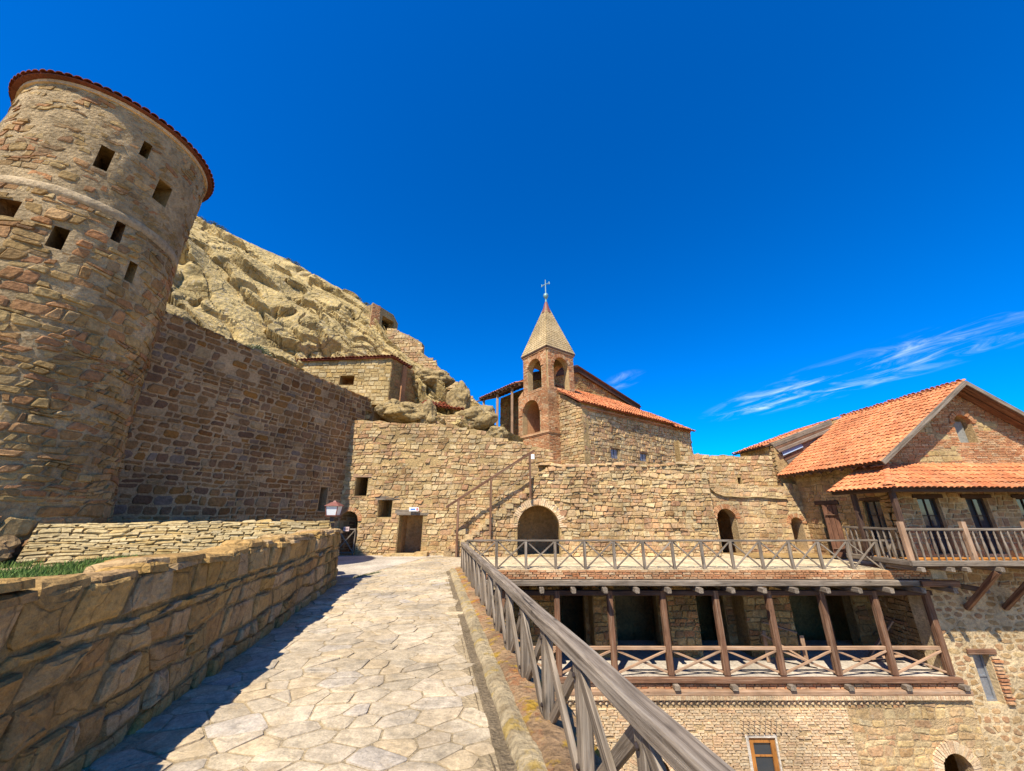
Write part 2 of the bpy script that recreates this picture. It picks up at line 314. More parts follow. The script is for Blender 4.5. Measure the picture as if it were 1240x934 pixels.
def coursed(w, h, rows, widths, seed, wav=.012, slant=.0, jit=.02, split=.0):
    rg = random.Random(seed); cells = []; v = 0.0; ph = rg.random() * 50
    def line(v, u): return v + wav * (noise.noise(Vector((u * 1.3 + ph, v * 3.1, 0))) * 2) if v > 0 else v
    while v < h - .01:
        rh = min(rg.uniform(*rows), h - v); u = -rg.random() * widths[0]; sl = 0
        while u < w:
            wd = rg.uniform(*widths); sr = rg.uniform(-slant, slant) + slant * .6
            a, b = max(0, u), min(w, u + wd)
            if b - a > .04:
                def q(x, vv): return (min(w, max(0, x)), line(vv, x))
                parts = [(v, v + rh)]
                if rh > .2 and rg.random() < split:
                    m = v + rh * rg.uniform(.4, .6); parts = [(v, m), (m, v + rh)]
                for v0, v1 in parts:
                    f0, f1 = (v0 - v) / rh, (v1 - v) / rh
                    cells.append([q(a + sl * f0, v0), q((a + b) / 2 + rg.uniform(-.1, .1) * wd, v0), q(b + sr * f0, v0), q(b + sr * f1 + rg.uniform(-jit, jit), v1), q((a + b) / 2 + rg.uniform(-.1, .1) * wd, v1), q(a + sl * f1 + rg.uniform(-jit, jit), v1)])
            u += wd; sl = sr
        v += rh
    return cells
def hole_poly(hl, grow=0.0):
    k, u0, u1, v0, v1 = hl[:5]; u0 -= grow; u1 += grow; v0 -= grow; v1 += grow
    if k == 'rect': return [(u0, v0), (u1, v0), (u1, v1), (u0, v1)]
    r = (u1 - u0) / 2; c = (u0 + u1) / 2; s = v1 - r; n = 12
    return [(u0, v0), (u1, v0)] + [(c + r * math.cos(math.pi * i / n), s + r * math.sin(math.pi * i / n)) for i in range(n + 1)]
def in_hole(hl, u, v, m=0.0):
    k, u0, u1, v0, v1 = hl[:5]
    if not (u0 - m < u < u1 + m and v0 - m < v < v1 + m): return False
    if k == 'arch':
        r = (u1 - u0) / 2; s = v1 - r
        if v > s: return (u - (u0 + u1) / 2) ** 2 + (v - s) ** 2 < (r + m) ** 2
    return True
def push(hl, u, v, m):
    k, u0, u1, v0, v1 = hl[:5]; u0 -= m; u1 += m; v0 -= m; v1 += m
    if k == 'arch':
        c = (u0 + u1) / 2; r = (u1 - u0) / 2; s = v1 - r
        if v > s:
            d = math.hypot(u - c, v - s) or 1e-4
            return c + (u - c) / d * r, s + (v - s) / d * r
        return (u0, v) if u - u0 < u1 - u else (u1, v)
    c = [(u - u0, (u0, v)), (u1 - u, (u1, v)), (v - v0, (u, v0)), (v1 - v, (u, v1))]
    return min(c)[1]
def in_poly(P, u, v):
    r = False; n = len(P); j = n - 1
    for i in range(n):
        a, b = P[i], P[j]
        if (a[1] > v) != (b[1] > v) and u < (b[0] - a[0]) * (v - a[1]) / (b[1] - a[1]) + a[0]: r = not r
        j = i
    return r
def area_c(P):
    A = cx = cy = 0.0; n = len(P)
    for i in range(n):
        a, b = P[i], P[(i + 1) % n]; k = a[0] * b[1] - b[0] * a[1]; A += k; cx += (a[0] + b[0]) * k; cy += (a[1] + b[1]) * k
    if abs(A) < 1e-7: return 0, P[0][0], P[0][1]
    return A / 2, cx / (3 * A), cy / (3 * A)
def stone_geo(poly, S, rg, h, joint, det, c, rnd_k=.20, tilt=.25):
    n = len(poly); pts = []
    sh = []
    for p in poly:
        d = math.hypot(p[0] - c[0], p[1] - c[1]) or 1e-4; k = max(.45, 1 - joint * 1.3 / d)
        sh.append((c[0] + (p[0] - c[0]) * k, c[1] + (p[1] - c[1]) * k))
    if det >= 2:
        for i in range(n):
            a, p, b = sh[i - 1], sh[i], sh[(i + 1) % n]; k1, k2 = rg.uniform(.6, 1.4) * rnd_k, rg.uniform(.6, 1.4) * rnd_k
            pts.append((p[0] + (a[0] - p[0]) * k1, p[1] + (a[1] - p[1]) * k1)); pts.append((p[0] + (b[0] - p[0]) * k2, p[1] + (b[1] - p[1]) * k2))
    else: pts = sh
    m = len(pts); sz = max(math.hypot(p[0] - c[0], p[1] - c[1]) for p in pts) or .01
    tx, ty = rg.uniform(-tilt, tilt) * h / sz, rg.uniform(-tilt, tilt) * h / sz
    V = []; F = []
    def ring(k, hh, jt):
        for p in pts:
            u, v = c[0] + (p[0] - c[0]) * k, c[1] + (p[1] - c[1]) * k
            V.append(S(u, v, hh + (u - c[0]) * tx + (v - c[1]) * ty + rg.uniform(-jt, jt) * h))
    ring(1.04, -.025, 0)
    if det == 1: ring(.93, h, .1)
    elif det == 2: ring(1.0, h * .55, .12); ring(.80, h, .12)
    else: ring(1.0, h * .5, .15); ring(.86, h * .9, .15); ring(.5, h * 1.05, .28)
    rings = {1: 2, 2: 3, 3: 4}[det]
    for r in range(rings - 1):
        for i in range(m): F.append((r*m + i, r*m + (i+1) % m, (r+1)*m + (i+1) % m, (r+1)*m + i))
    F.append(tuple((rings-1)*m + i for i in range(m)))
    return V, F
def lay(root, S, N, cells, holes, outline, smat, h=(.015, .045), joint=.012, seed=1, name='stone', stuff='small_stones', maxn=300, minpx=7.0, drop=0.0, near=False, skip=None, tilt=.25, hk=None, hm=.012, rk=.20):
    """set the stones on a wall surface: the ones that show largest become objects, the rest one joined part"""
    rg = random.Random(seed); items = []
    for poly in cells:
        A, cu, cv = area_c(poly)
        if A < 0: poly = poly[::-1]; A = -A
        if A < .0012: continue
        if outline and not in_poly(outline, cu, cv): continue
        if any(in_hole(q, cu, cv) for q in holes): continue
        if skip and skip(cu, cv, rg): continue
        if drop and rg.random() < drop: continue
        for q in holes:
            k_, u0, u1, v0, v1 = q[:5]; us = [a for a, b in poly]; vs_ = [b for a, b in poly]
            if max(us) > u0 and min(us) < u1 and max(vs_) > v0 and min(vs_) < v1:
                if cu < u0: poly = clip(poly, u0 - hm, 0, 1, 0)
                elif cu > u1: poly = clip(poly, u1 + hm, 0, -1, 0)
                elif cv > v1: poly = clip(poly, 0, v1 + hm, 0, -1)
                elif cv < v0: poly = clip(poly, 0, v0 - hm, 0, 1)
                if len(poly) < 3: break
            if any(in_hole(q, a, b, hm) for a, b in poly): poly = [push(q, a, b, hm) if in_hole(q, a, b, hm) else (a, b) for a, b in poly]
        if len(poly) < 3: continue
        A, cu, cv = area_c(poly)
        if A < .0010: continue
        P = S(cu, cv, 0); q = proj(P); px = 0
        if q and -30 < q[0] < 1270 and -30 < q[1] < 964:
            nn = N(cu, cv) if callable(N) else N; vd = Vector((0, 0, EYE)) - Vector(P); cosv = nn.dot(vd.normalized())
            if cosv > 0: px = math.sqrt(A * cosv) * 455 / q[2]
        items.append((px, poly, (cu, cv), A))
    items.sort(key=lambda t: -t[0]); V = []; F = []; RN = []; cnt = 0
    for px, poly, c, A in items:
        hh = rg.uniform(*h) * (hk(c[0], c[1]) if hk else 1); det = 3 if (near and px > 22) else (2 if px > 8 or near else 1)
        v, f = stone_geo(poly, S, rg, hh, joint, det, c, tilt=tilt, rnd_k=rk); rn = rg.random()
        if cnt < maxn and px > minpx:
            mk(name, v, f, smat, root, rnd=rn); cnt += 1
        else:
            b = len(V); V += v; F += [tuple(i + b for i in t) for t in f]; RN += [rn] * len(v)
    if V: tag(mk(stuff, V, F, smat, root, rnd=RN), kind='stuff')
def slab(root, S, outline, holes, th, mat, name='wall_core', recess=1.4, rmat=None):
    loops = [outline] + [hole_poly(q) for q in holes]
    flat = [p for l in loops for p in l]; n = len(flat)
    tri = tessellate_polygon([[Vector((p[0], p[1], 0)) for p in l] for l in loops])
    V = [S(p[0], p[1], 0) for p in flat] + [S(p[0], p[1], -th) for p in flat]
    F = []
    for a, b, c in tri:
        A = (flat[b][0]-flat[a][0])*(flat[c][1]-flat[a][1]) - (flat[c][0]-flat[a][0])*(flat[b][1]-flat[a][1])
        if A < 0: b, c = c, b
        F.append((a, b, c)); F.append((a + n, c + n, b + n))
    k = 0
    for l in loops:
        m = len(l)
        for i in range(m): F.append((k + i, k + i + n, k + (i+1) % m + n, k + (i+1) % m))
        k += m
    o = mk(name, V, F, mat, root)
    for q in holes:
        dp = q[5] if len(q) > 5 else recess
        if not dp: continue
        P = hole_poly(q, .6 if dp > 1 else .015); m = len(P)
        V = [S(p[0], p[1], -th - .003) for p in P] + [S(p[0], p[1], -th - dp) for p in P]
        F = [(i, (i+1) % m, m + (i+1) % m, m + i) for i in range(m)] + [tuple(m + i for i in range(m))]
        mk('recess', V, F, rmat or mat, root)
    return o
def plane(O, U, V=(0, 0, 1)):
    O, U, V = Vector(O), Vector(U).normalized(), Vector(V).normalized(); N = U.cross(V).normalized()
    def S(u, v, n): return (O.x + U.x*u + V.x*v + N.x*n, O.y + U.y*u + V.y*v + N.y*n, O.z + U.z*u + V.z*v + N.z*n)
    return S, N
def voussoirs(root, S, hl, mat, n=None, d=.2, th=.05, name='brick_arch', bw=.07, foot=0.0):
    """ring of bricks standing round an arched opening"""
    k, u0, u1, v0, v1 = hl[:5]; r = (u1 - u0) / 2; c = (u0 + u1) / 2; s = v1 - r
    n = n or max(9, int(math.pi * (r + d / 2) / bw)); V = []; F = []; RN = []; rg = random.Random(int(u0 * 91) + 7)
    for i in range(n):
        a0, a1 = math.pi * (i + .08) / n, math.pi * (i + .92) / n; b = len(V); dd = d * rg.uniform(.9, 1.08); pr = th * rg.uniform(.6, 1.2)
        for nn in (-.12, pr):
            for a, rr in ((a0, r - .004), (a1, r - .004), (a1, r + dd), (a0, r + dd)): V.append(S(c + rr * math.cos(a), s + rr * math.sin(a), nn))
        F += [tuple(b + j for j in q) for q in ((4, 5, 6, 7)[::-1], (0, 1, 5, 4), (1, 2, 6, 5), (2, 3, 7, 6), (3, 0, 4, 7))]; RN += [rg.random()] * 8
    return tag(mk(name, V, F, mat, root, rnd=RN), kind='stuff')
def jag(u0, u1, prof, amp, seed, step=.25):
    """uneven wall top between u0 and u1 (prof: list of u,v), returned right to left"""
    rg = random.Random(seed); out = []; u = u1
    def f(u):
        for (a, x), (b, y) in zip(prof, prof[1:]):
            if a <= u <= b: return x + (y - x) * (u - a) / (b - a)
        return prof[-1][1] if u > prof[-1][0] else prof[0][1]
    while u > u0: out.append((u, f(u) + rg.uniform(-amp, amp))); u -= step * rg.uniform(.6, 1.4)
    out.append((u0, f(u0))); return out
# ------------------------------------------------------------------ roof tiles
def tile_mesh(w, l):
    V = []; F = []; n = 6
    for j, (y, k) in enumerate(((0, 1.0), (l, .82))):
        for i in range(n + 1):
            a = math.pi * i / n; V.append((-math.cos(a) * w / 2 * k, y, math.sin(a) * w * .33 * k + (0.010 if j == 0 else 0)))
    for i in range(n + 1):
        a = math.pi * i / n; V.append((-math.cos(a) * (w / 2 - .016), 0.0, math.sin(a) * (w * .33 - .016) + .010))
    for i in range(n): F.append((i, i + 1, n + 2 + i, n + 1 + i)); F.append((i + 1, i, 2*n + 2 + i, 2*n + 3 + i))
    return V, F
TILES = {}
def tiled(root, O, U, V, W, L, mat, tw=.172, tl=.33, lap=.08, seed=1, maxn=300, inside=None, name='roof_tile', minpx=5.0, deck=True, deck_mat=None):
    """barrel tiles on a roof plane; U along the eave, V up the slope"""
    O, U, V = Vector(O), Vector(U).normalized(), Vector(V).normalized(); N = U.cross(V).normalized()
    rg = random.Random(seed); tv, tf = tile_mesh(tw * .98, tl)
    key = (tw, tl, mat.name)
    if key not in TILES:
        me = bpy.data.meshes.new(name); me.from_pydata(tv, [], tf); me.materials.append(mat); TILES[key] = me
    nu, nv = int(W / tw), int(math.ceil(L / (tl - lap))); items = []
    for i in range(nu):
        for j in range(nv):
            u, v = (i + .5) * W / nu, j * (tl - lap)
            if v > L - .1: continue
            if inside and not inside(u, v + tl * .4): continue
            p = O + U * (u + rg.uniform(-.008, .008)) + V * (v + rg.uniform(-.02, .02) - (.05 if j == 0 else 0)) + N * (.012 + rg.uniform(0, .012))
            q = proj(p); px = 0
            if q and -20 < q[0] < 1260 and -20 < q[1] < 954: px = math.sqrt(tw * tl * max(0.02, N.dot((Vector((0, 0, EYE)) - p).normalized()))) * 455 / q[2]
            rot = Matrix((U, V, N)).transposed().to_4x4() @ Matrix.Rotation(rg.gauss(0, .04), 4, 'Z') @ Matrix.Rotation(rg.uniform(-.03, .03) - .035, 4, 'X')
            items.append((px, p, rot))
    items.sort(key=lambda t: -t[0]); VV = []; FF = []; RN = []
    for k, (px, p, rot) in enumerate(items):
        if k < maxn and px > minpx: put(name, TILES[key], mat, root, p, rot)
        else:
            b = len(VV); Mx = Matrix.Translation(p) @ rot; VV += [tuple(Mx @ Vector(v)) for v in tv]; FF += [tuple(i + b for i in f) for f in tf]; RN += [rg.random()] * len(tv)
    if VV: tag(mk('far_tiles', VV, FF, mat, root, rnd=RN), kind='stuff')
    return N

# ================================================================== THE SETTING
PD = Vector((-.2017, .9795, 0)); PN = Vector((.9795, .2017, 0))       # along the path, and across it to the right
def pw(lat, al, z=0.0): return (PN.x * lat + PD.x * al, PN.y * lat + PD.y * al, z)
def prism(name, poly, z0, z1, mat, parent=None):
    n = len(poly); V = [(p[0], p[1], z0) for p in poly] + [(p[0], p[1], z1) for p in poly]
    F = [(i, (i+1) % n, n + (i+1) % n, n + i) for i in range(n)] + [tuple(range(n-1, -1, -1)), tuple(n + i for i in range(n))]
    return mk(name, V, F, mat, parent)
# far ground around the monastery
V = []; F = []; rings = [0, 12, 25, 45, 80, 160, 400, 1000, 3000, 8000]; ns = 40
for r in rings:
    for i in range(ns):
        a = 2 * math.pi * i / ns; x, y = r * math.cos(a), r * math.sin(a) + 12
        V.append((x, y, -7.6 + (noise.noise(Vector((x * .004, y * .004, 3))) * 12 if r > 150 else 0)))
for j in range(len(rings) - 1):
    for i in range(ns): F.append((j*ns + i, j*ns + (i+1) % ns, (j+1)*ns + (i+1) % ns, (j+1)*ns + i))
tag(mk('ground', V, F, M['earth'], centre=False), kind='structure')

# path bed, flagstones
bed = [pw(-2.6, -3)[:2], pw(.58, -3)[:2], pw(.58, 12.72)[:2], (-1.5, 12.76), (-1.5, 17.3), (-11, 17.3), (-11, 10.4), pw(-2.6, 10.9)[:2]]
path = tag(prism('path', bed, -7.5, 0.0, M['flag_joint']), kind='structure')
Sp, Np = plane(pw(-2.3, -1.0), PN, PD)
def latal(x, y): return (x * PN.x + y * PN.y + 2.3, x * PD.x + y * PD.y + 1.0)
fl_out = [latal(*pw(-2.3, -1)[:2]), latal(*pw(.57, -1)[:2]), latal(*pw(.57, 12.72)[:2]), latal(-1.55, 12.8), latal(-1.55, 16.6), latal(-3.3, 16.6), latal(-4.35, 11.4)]
fcells = rubble(6.0, 18.5, .29, .21, 5, vary=.64, jit=.5)
lay(path, Sp, Np, fcells, [], fl_out, M['flag'], h=(.004, .016), joint=.009, seed=8, name='flagstone', stuff='far_flagstones', near=True, tilt=.5, minpx=6, rk=.09)
tag(mk('concrete_apron', [(-10, 10.9, .006), (-4.36, 11.38, .006), (-3.34, 16.6, .006), (-1.55, 16.62, .006), (-1.55, 17.2, .006), (-10, 17.2, .006)], [(0, 1, 2, 3, 4, 5)], M['concrete']), kind='structure')
# gutter, kerb and the brick parapet strip that carries the railing
def strip(name, prof, a0, a1, step, mat, amp, seed, parent=None):
    V = []; F = []; m = len(prof); na = int((a1 - a0) / step)
    for i in range(na + 1):
        al = a0 + (a1 - a0) * i / na
        for j, (lt, z) in enumerate(prof):
            q = noise.noise(Vector((al * 2.1, lt * 6 + seed, seed))) * amp + noise.noise(Vector((al * 7.3, lt * 9, seed + 9))) * amp * .6
            V.append(pw(lt + q * (.9 if 0 < j < m - 1 or m < 4 else .5), al, z + (q * .6 if z > -1 else 0)))
    for i in range(na):
        for j in range(m - 1): F.append((i*m + j, i*m + j + 1, (i+1)*m + j + 1, (i+1)*m + j))
    return mk(name, V, F, mat, parent)
tag(strip('gutter', [(.53, .004), (.56, -.012), (.585, .012), (.62, .012), (.66, .015), (.70, .03)], -2.5, 12.6, .08, M['gutter'], .02, 3), kind='structure')
tag(strip('kerb', [(.66, -.02), (.68, .035), (.72, .07), (.77, .08), (.82, .075), (.88, .07), (.90, .03)], -2.5, 12.7, .08, M['kerb'], .022, 11), kind='structure')
tag(strip('parapet_ledge', [(.84, -.05), (.85, .075), (.92, .10), (1.0, .105), (1.1, .10), (1.2, .09), (1.28, .07), (1.31, -.3), (1.33, -3.5), (1.36, -7.5)], -2.5, 12.75, .08, M['ledge'], .02, 23), kind='structure')

# terrace over the gallery
terrace = tag(box('terrace', -1.47, 13.5, 12.95, 17.6, -.26, -.002, M['terrace']), kind='structure')
Sb, Nb = plane((-1.5, 12.86, -.255), (1, 0, 0))
mk('edge_core', *box_geo(-1.47, 12.95, 12.86, 12.94, -.255, -.012), M['brick_mortar'], terrace)
bc = coursed(14.4, .25, (.06, .064), (.2, .27), 4, wav=.004, jit=.006)
lay(terrace, Sb, Nb, bc, [], None, M['brick'], h=(.03, .055), joint=.007, seed=5, name='brick', stuff='edge_bricks', minpx=4.0, tilt=.1)
tcells = rubble(14.9, 4.6, .5, .42, 77, vary=.4)
St, Nt = plane((-1.45, 12.98, 0), (1, 0, 0), (0, 1, 0))
lay(terrace, St, Nt, tcells, [], None, M['terrace'], h=(.004, .01), joint=.012, seed=6, name='paving_stone', stuff='far_paving', minpx=9, tilt=.4)

# plateau of earth behind the facades
def grid(name, x0, x1, y0, y1, nx, ny, fz, mat, smooth=True):
    V = [(x0 + (x1-x0)*i/nx, y0 + (y1-y0)*j/ny, fz(x0 + (x1-x0)*i/nx, y0 + (y1-y0)*j/ny)) for j in range(ny + 1) for i in range(nx + 1)]
    F = [(j*(nx+1)+i, j*(nx+1)+i+1, (j+1)*(nx+1)+i+1, (j+1)*(nx+1)+i) for j in range(ny) for i in range(nx)]
    return mk(name, V, F, mat, smooth=smooth)
def sstep(a, b, x): t = max(0, min(1, (x - a) / (b - a))); return t * t * (3 - 2 * t)
def plateau(x, y):
    z = 3.45 + 1.5 * sstep(2.2, -1.0, x) + .35 * sstep(17.5, 22, y) + .10 * noise.noise(Vector((x, y, 0)))
    return z - 1.2 * sstep(8, 9.5, x) * sstep(20, 17, y)
tag(grid('plateau', -9.0, 12.3, 17.45, 34, 60, 40, plateau, M['earth']), kind='structure')

# sandstone hill: a slope laid between a foot line and a ridge line, broken into tilted beds
SIL = [(-40, 24, 30), (-30, 22.5, 25.5), (-22.2, 21, 21.1), (-19.1, 21.5, 19.9), (-16.9, 22, 18.9), (-14.3, 22.5, 17.9), (-10.8, 22.5, 15.7), (-9.1, 22, 14.2), (-7.8, 22, 12.3), (-5.6, 22, 11.0), (-4.4, 22, 9.2), (-2.2, 21.5, 7.0), (-.6, 20.5, 5.2), (.6, 20, 4.3)]
FOOT = [(-22, 2, 6.5), (-16, 7, 6.3), (-12.4, 11.2, 6.6), (-11.5, 12.6, 6.4), (-11.0, 14.2, 6.3), (-10.8, 16.0, 6.4), (-10.0, 18.0, 6.8), (-8.4, 19.0, 7.0), (-7.0, 19.3, 6.6), (-5.4, 18.9, 5.6), (-4.0, 18.1, 5.0), (-2.4, 18.2, 4.8), (-.9, 18.4, 4.6), (.4, 18.6, 4.2)]
def crv(P, t):
    k = t * (len(P) - 1); i = min(int(k), len(P) - 2); f = k - i
    p0, p1, p2, p3 = (Vector(P[max(0, min(len(P) - 1, j))]) for j in (i - 1, i, i + 1, i + 2))
    return .5 * (2 * p1 + (p2 - p0) * f + (2 * p0 - 5 * p1 + 4 * p2 - p3) * f * f + (3 * p1 - p0 - 3 * p2 + p3) * f ** 3)
BED = Vector((.52, -.25, .82)).normalized()         # direction across the beds (they dip to the right)
def hill_pt(t, v):
    a, b = crv(FOOT, t), crv(SIL, t); p = a.lerp(b, min(v, 1.0))
    p += Vector((0, -.2, .9)) * (math.sin(math.pi * min(v, 1)) * .9)
    if v > 1: p = p + Vector((1.2, 6.5, -2.5)) * (v - 1) * 4
    return p
NTt, NV = 560, 210; V = []; F = []
def facets(q, k):
    """tilted plates: every Voronoi cell is a plane of its own, so edges stay sharp"""
    dd, pp = noise.voronoi(q); c = pp[0]; n = noise.noise_vector(c * 5.31 + Vector((.7, .3, .9)))
    return (q - c).dot(n) * k + noise.noise(c * 3.17) * k * .55, dd[1] - dd[0]
def hill_disp(t, v, p):
    w = noise.noise(p * .13) * 1.1 + noise.noise(p * .4 + Vector((4, 1, 7))) * .25
    s = v * 5.2 + w + t * 2.0                                   # beds run roughly parallel to the ridge
    fr = s % 1.0; k = int(math.floor(s))
    amp = .15 + 1.0 * sstep(-.2, .35, noise.noise(Vector((k * 3.7 + p.x * .20, p.y * .20, p.z * .20))))
    led = (sstep(0, .07, fr) * (1 - .8 * fr)) * amp             # undercut foot, shoulder, then easing back
    wp = Vector((noise.noise(p * .8), noise.noise(p * .8 + Vector((3, 3, 3))), noise.noise(p * .8 + Vector((6, 1, 2))))) * .35
    q = Vector((p.x * .30 + p.z * .28, p.y * .42, s * .95)) + wp
    f1, e1 = facets(q * .85, 1.15); f2, e2 = facets(q * 2.1 + Vector((5, 5, 5)), .34); f3, e3 = facets(q * 5.2, .10)
    rough = sstep(-.25, .35, noise.noise(p * .17 + Vector((7, 7, 1))))
    crack = (1 - sstep(0, .07, e1)) * .50 + (1 - sstep(0, .06, e2)) * .16 * rough + max(0, noise.noise(p * .50 + Vector((1, 4, 2))) - .36) * 3.0 * rough
    return led * .9 + f1 * .75 + f2 * (.35 + .65 * rough) + f3 * rough - crack + noise.noise(p * .22) * .45 + noise.turbulence(p * 2.6, 3, True) * .06 - .35
for i in range(NTt + 1):
    for j in range(NV + 1):
        t, v = i / NTt, j / NV * 1.25; p = hill_pt(t, v); d = hill_disp(t, v, p)
        d *= (.35 if v > 1 else 1) * (1 - .60 * sstep(.70, 1.0, v))
        V.append(p + Vector((.30, -.72, .62)) * d)
for i in range(NTt):
    for j in range(NV):
        a = i * (NV + 1) + j; F.append((a, a + NV + 1, a + NV + 2, a + 1))
hill = tag(mk('rocky_hill', [tuple(v) for v in V], F, M['rock'], smooth=False, rnd=.3), kind='structure')

# ================================================================== ROUND TOWER
TC = Vector((-11.03, 7.96, 0)); TB = .55
tower = thing('round_tower', (TC.x, TC.y, TB), 'round battered stone watchtower with tiled rim and small slit windows', 'tower')
def trad(z): return 1.83 + .24 * sstep(6.5, 1.0, z) + .03 * math.sin(z * 1.3)
A0, A1 = R(-35.8 - 118), R(-35.8 + 118); RU = 1.87; TW = (A1 - A0) * RU; TH = 10.75
def St(u, v, n):
    a = A0 + u / RU; z = TB + v; r = trad(z) + n; return (TC.x + r * math.cos(a), TC.y + r * math.sin(a), z)
def Ntw(u, v): a = A0 + u / RU; return Vector((math.cos(a), math.sin(a), 0))
twin = [(-42.7, 9.63, .27, .64), (-26.3, 10.45, .17, .50), (-6.7, 9.65, .36, .60), (-46.3, 7.27, .22, .62), (-22.6, 8.0, .15, .58), (-7.9, 7.2, .19, .55), (-74.6, 7.7, .40, .42)]
tholes = []
for a, z, w, h in twin:
    u = (R(a) - A0) * RU; tholes.append(('rect', u - w/2, u + w/2, z - h/2 - TB, z + h/2 - TB))
V = []; F = []; nu, nv = 130, 120; full = 2 * math.pi * RU
for j in range(nv + 1):
    for i in range(nu + 1):
        u, v = TW * i / nu, TH * j / nv; wob = .030 * noise.noise(Vector((u * 1.7, v * 1.7, 4))) + .018 * noise.noise(Vector((u * 5, v * 5, 1)))
        for q in tholes:
            if in_hole(q, u, v): wob = 0
        V.append(St(u, v, wob))
for j in range(nv):
    for i in range(nu):
        u, v = TW * (i + .5) / nu, TH * (j + .5) / nv
        if any(in_hole(q, u, v) for q in tholes): continue
        a = j * (nu + 1) + i; F.append((a, a + 1, a + nu + 2, a + nu + 1))
mk('wall_core', V, F, M['tower_mortar'], tower, smooth=True, rnd=.4)
V = []; F = []
for j in range(13):
    for i in range(21): V.append(St(TW - .02 + (full - TW + .04) * i / 20, TH * j / 12, -.01))
for j in range(12):
    for i in range(20): a = j * 21 + i; F.append((a, a + 1, a + 22, a + 21))
mk('rear_wall', V, F, M['tower_mortar'], tower, smooth=True, rnd=.4)
for q in tholes:
    P = hole_poly(q, .055); V = [St(a, b, -.02) for a, b in P] + [St(a, b, -1.1) for a, b in P]
    mk('window_recess', V, [(i, (i+1) % 4, 4 + (i+1) % 4, 4 + i) for i in range(4)] + [(4, 5, 6, 7)], M['tower'], tower)
BAND = 8.40 - TB
tcell = []
for v0, v1, rows, wid, sd in ((0, 1.4, (.18, .34), (.25, .65), 1), (1.4, 4.9, (.07, .19), (.10, .40), 2), (4.9, 7.6, (.10, .27), (.14, .52), 3), (7.6, TH, (.07, .17), (.10, .36), 4)):
    tcell += [[(a, b + v0) for a, b in c] for c in coursed(TW, v1 - v0, rows, wid, 20 + sd, wav=.07, slant=.08, jit=.05, split=.22)]
def tskip(u, v, rg):
    if abs(v - BAND) < .16: return True
    if v > BAND: return rg.random() < (.62 if v > BAND + 1.2 else .38)
    return rg.random() < .14
lay(tower, St, Ntw, tcell, tholes, None, M['tower'], h=(.006, .045), joint=.014, seed=31, skip=tskip, tilt=.5, minpx=8, hk=lambda u, v: (.45 if v > BAND else 1.0) * (1.6 if v < 1.3 else (1.15 if v < 4.9 else 1.0)))
# smooth lime band
V = []; F = []
for i in range(121):
    u = TW * i / 120
    for dv, n in ((-.12, .0), (-.08, .028), (.07, .025), (.12, .0)): V.append(St(u, BAND + dv + .03 * noise.noise(Vector((u * 1.1, dv * 3, 0))), n + .01 * noise.noise(Vector((u * 3, dv * 9, 7)))))
for i in range(120):
    for j in range(3): a = i * 4 + j; F.append((a, a + 4, a + 5, a + 1))
mk('lime_band', V, F, stone_mat('lime_plaster', [(.47, .37, .245)], bump=.9, scale=9, dirt=(.30, .22, .13), dirt_amt=.7), tower, smooth=True)
ZT = TB + TH
def ringm(name, prof, mat, seg=72):
    V = []; F = []; m = len(prof)
    for i in range(seg):
        a = 2 * math.pi * i / seg
        for r, z in prof: V.append((TC.x + r * math.cos(a), TC.y + r * math.sin(a), z))
    for i in range(seg):
        for j in range(m - 1): F.append((i*m + j, ((i+1) % seg)*m + j, ((i+1) % seg)*m + j + 1, i*m + j + 1))
    return mk(name, V, F, mat, tower)
ringm('cornice', [(1.78, ZT - .05), (1.90, ZT - .02), (1.90, ZT + .07), (1.86, ZT + .08)], M['brick'])
ringm('roof', [(1.84, ZT + .08), (2.0, ZT + .085), (2.0, ZT + .11), (.02, ZT + .75)], M['old_tile'])
tv, tf = tile_mesh(.17, .42); me = bpy.data.meshes.new('rim_tile'); me.from_pydata(tv, [], tf); me.materials.append(M['old_tile'])
for i in range(74):
    a = 2 * math.pi * i / 74; o_ = Vector((math.cos(a), math.sin(a), 0)); up = Vector((-o_.x * .94, -o_.y * .94, .34)); U = up.cross(Vector((0, 0, 1))).normalized() * -1
    U = Vector((-o_.y, o_.x, 0)); Nn = U.cross(up).normalized()
    put('rim_tile', me, None, tower, TC + o_ * 2.03 + Vector((0, 0, ZT + .10 + random.uniform(-.008, .008))), Matrix((U, up.normalized(), Nn)).transposed().to_4x4() @ Matrix.Rotation(random.uniform(-.05, .05), 4, 'Z'))

# ================================================================== FORTIFICATION WALL IN SHADE
WD = Vector((.375, .927, 0))
shade = thing('fortification_wall', (-8.9, 13.3, 0), 'tall dark brown stone block wall in shade between round tower and gatehouse corner', 'wall')
WO = Vector((-7.4, 17, -.3)) - WD * 8.2
Ss, Ns = plane(WO, WD); WL = 11.0
s_out = [(0, 0), (WL, 0), (WL, 7.2)] + jag(0, WL - .2, [(0, 7.62), (WL, 7.22)], .03, 3, .4)[0:]
sh_h = [('rect', 7.05, 7.42, 2.05, 2.98, .9), ('rect', 8.95, 9.45, 6.0, 6.72, .6)]
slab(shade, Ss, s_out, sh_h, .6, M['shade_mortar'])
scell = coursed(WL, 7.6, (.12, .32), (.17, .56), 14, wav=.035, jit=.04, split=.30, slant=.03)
lay(shade, Ss, Ns, scell, sh_h, s_out, M['shade'], h=(.008, .04), joint=.027, seed=12, tilt=.5, minpx=6.5, hm=.03, rk=.27, drop=.03)
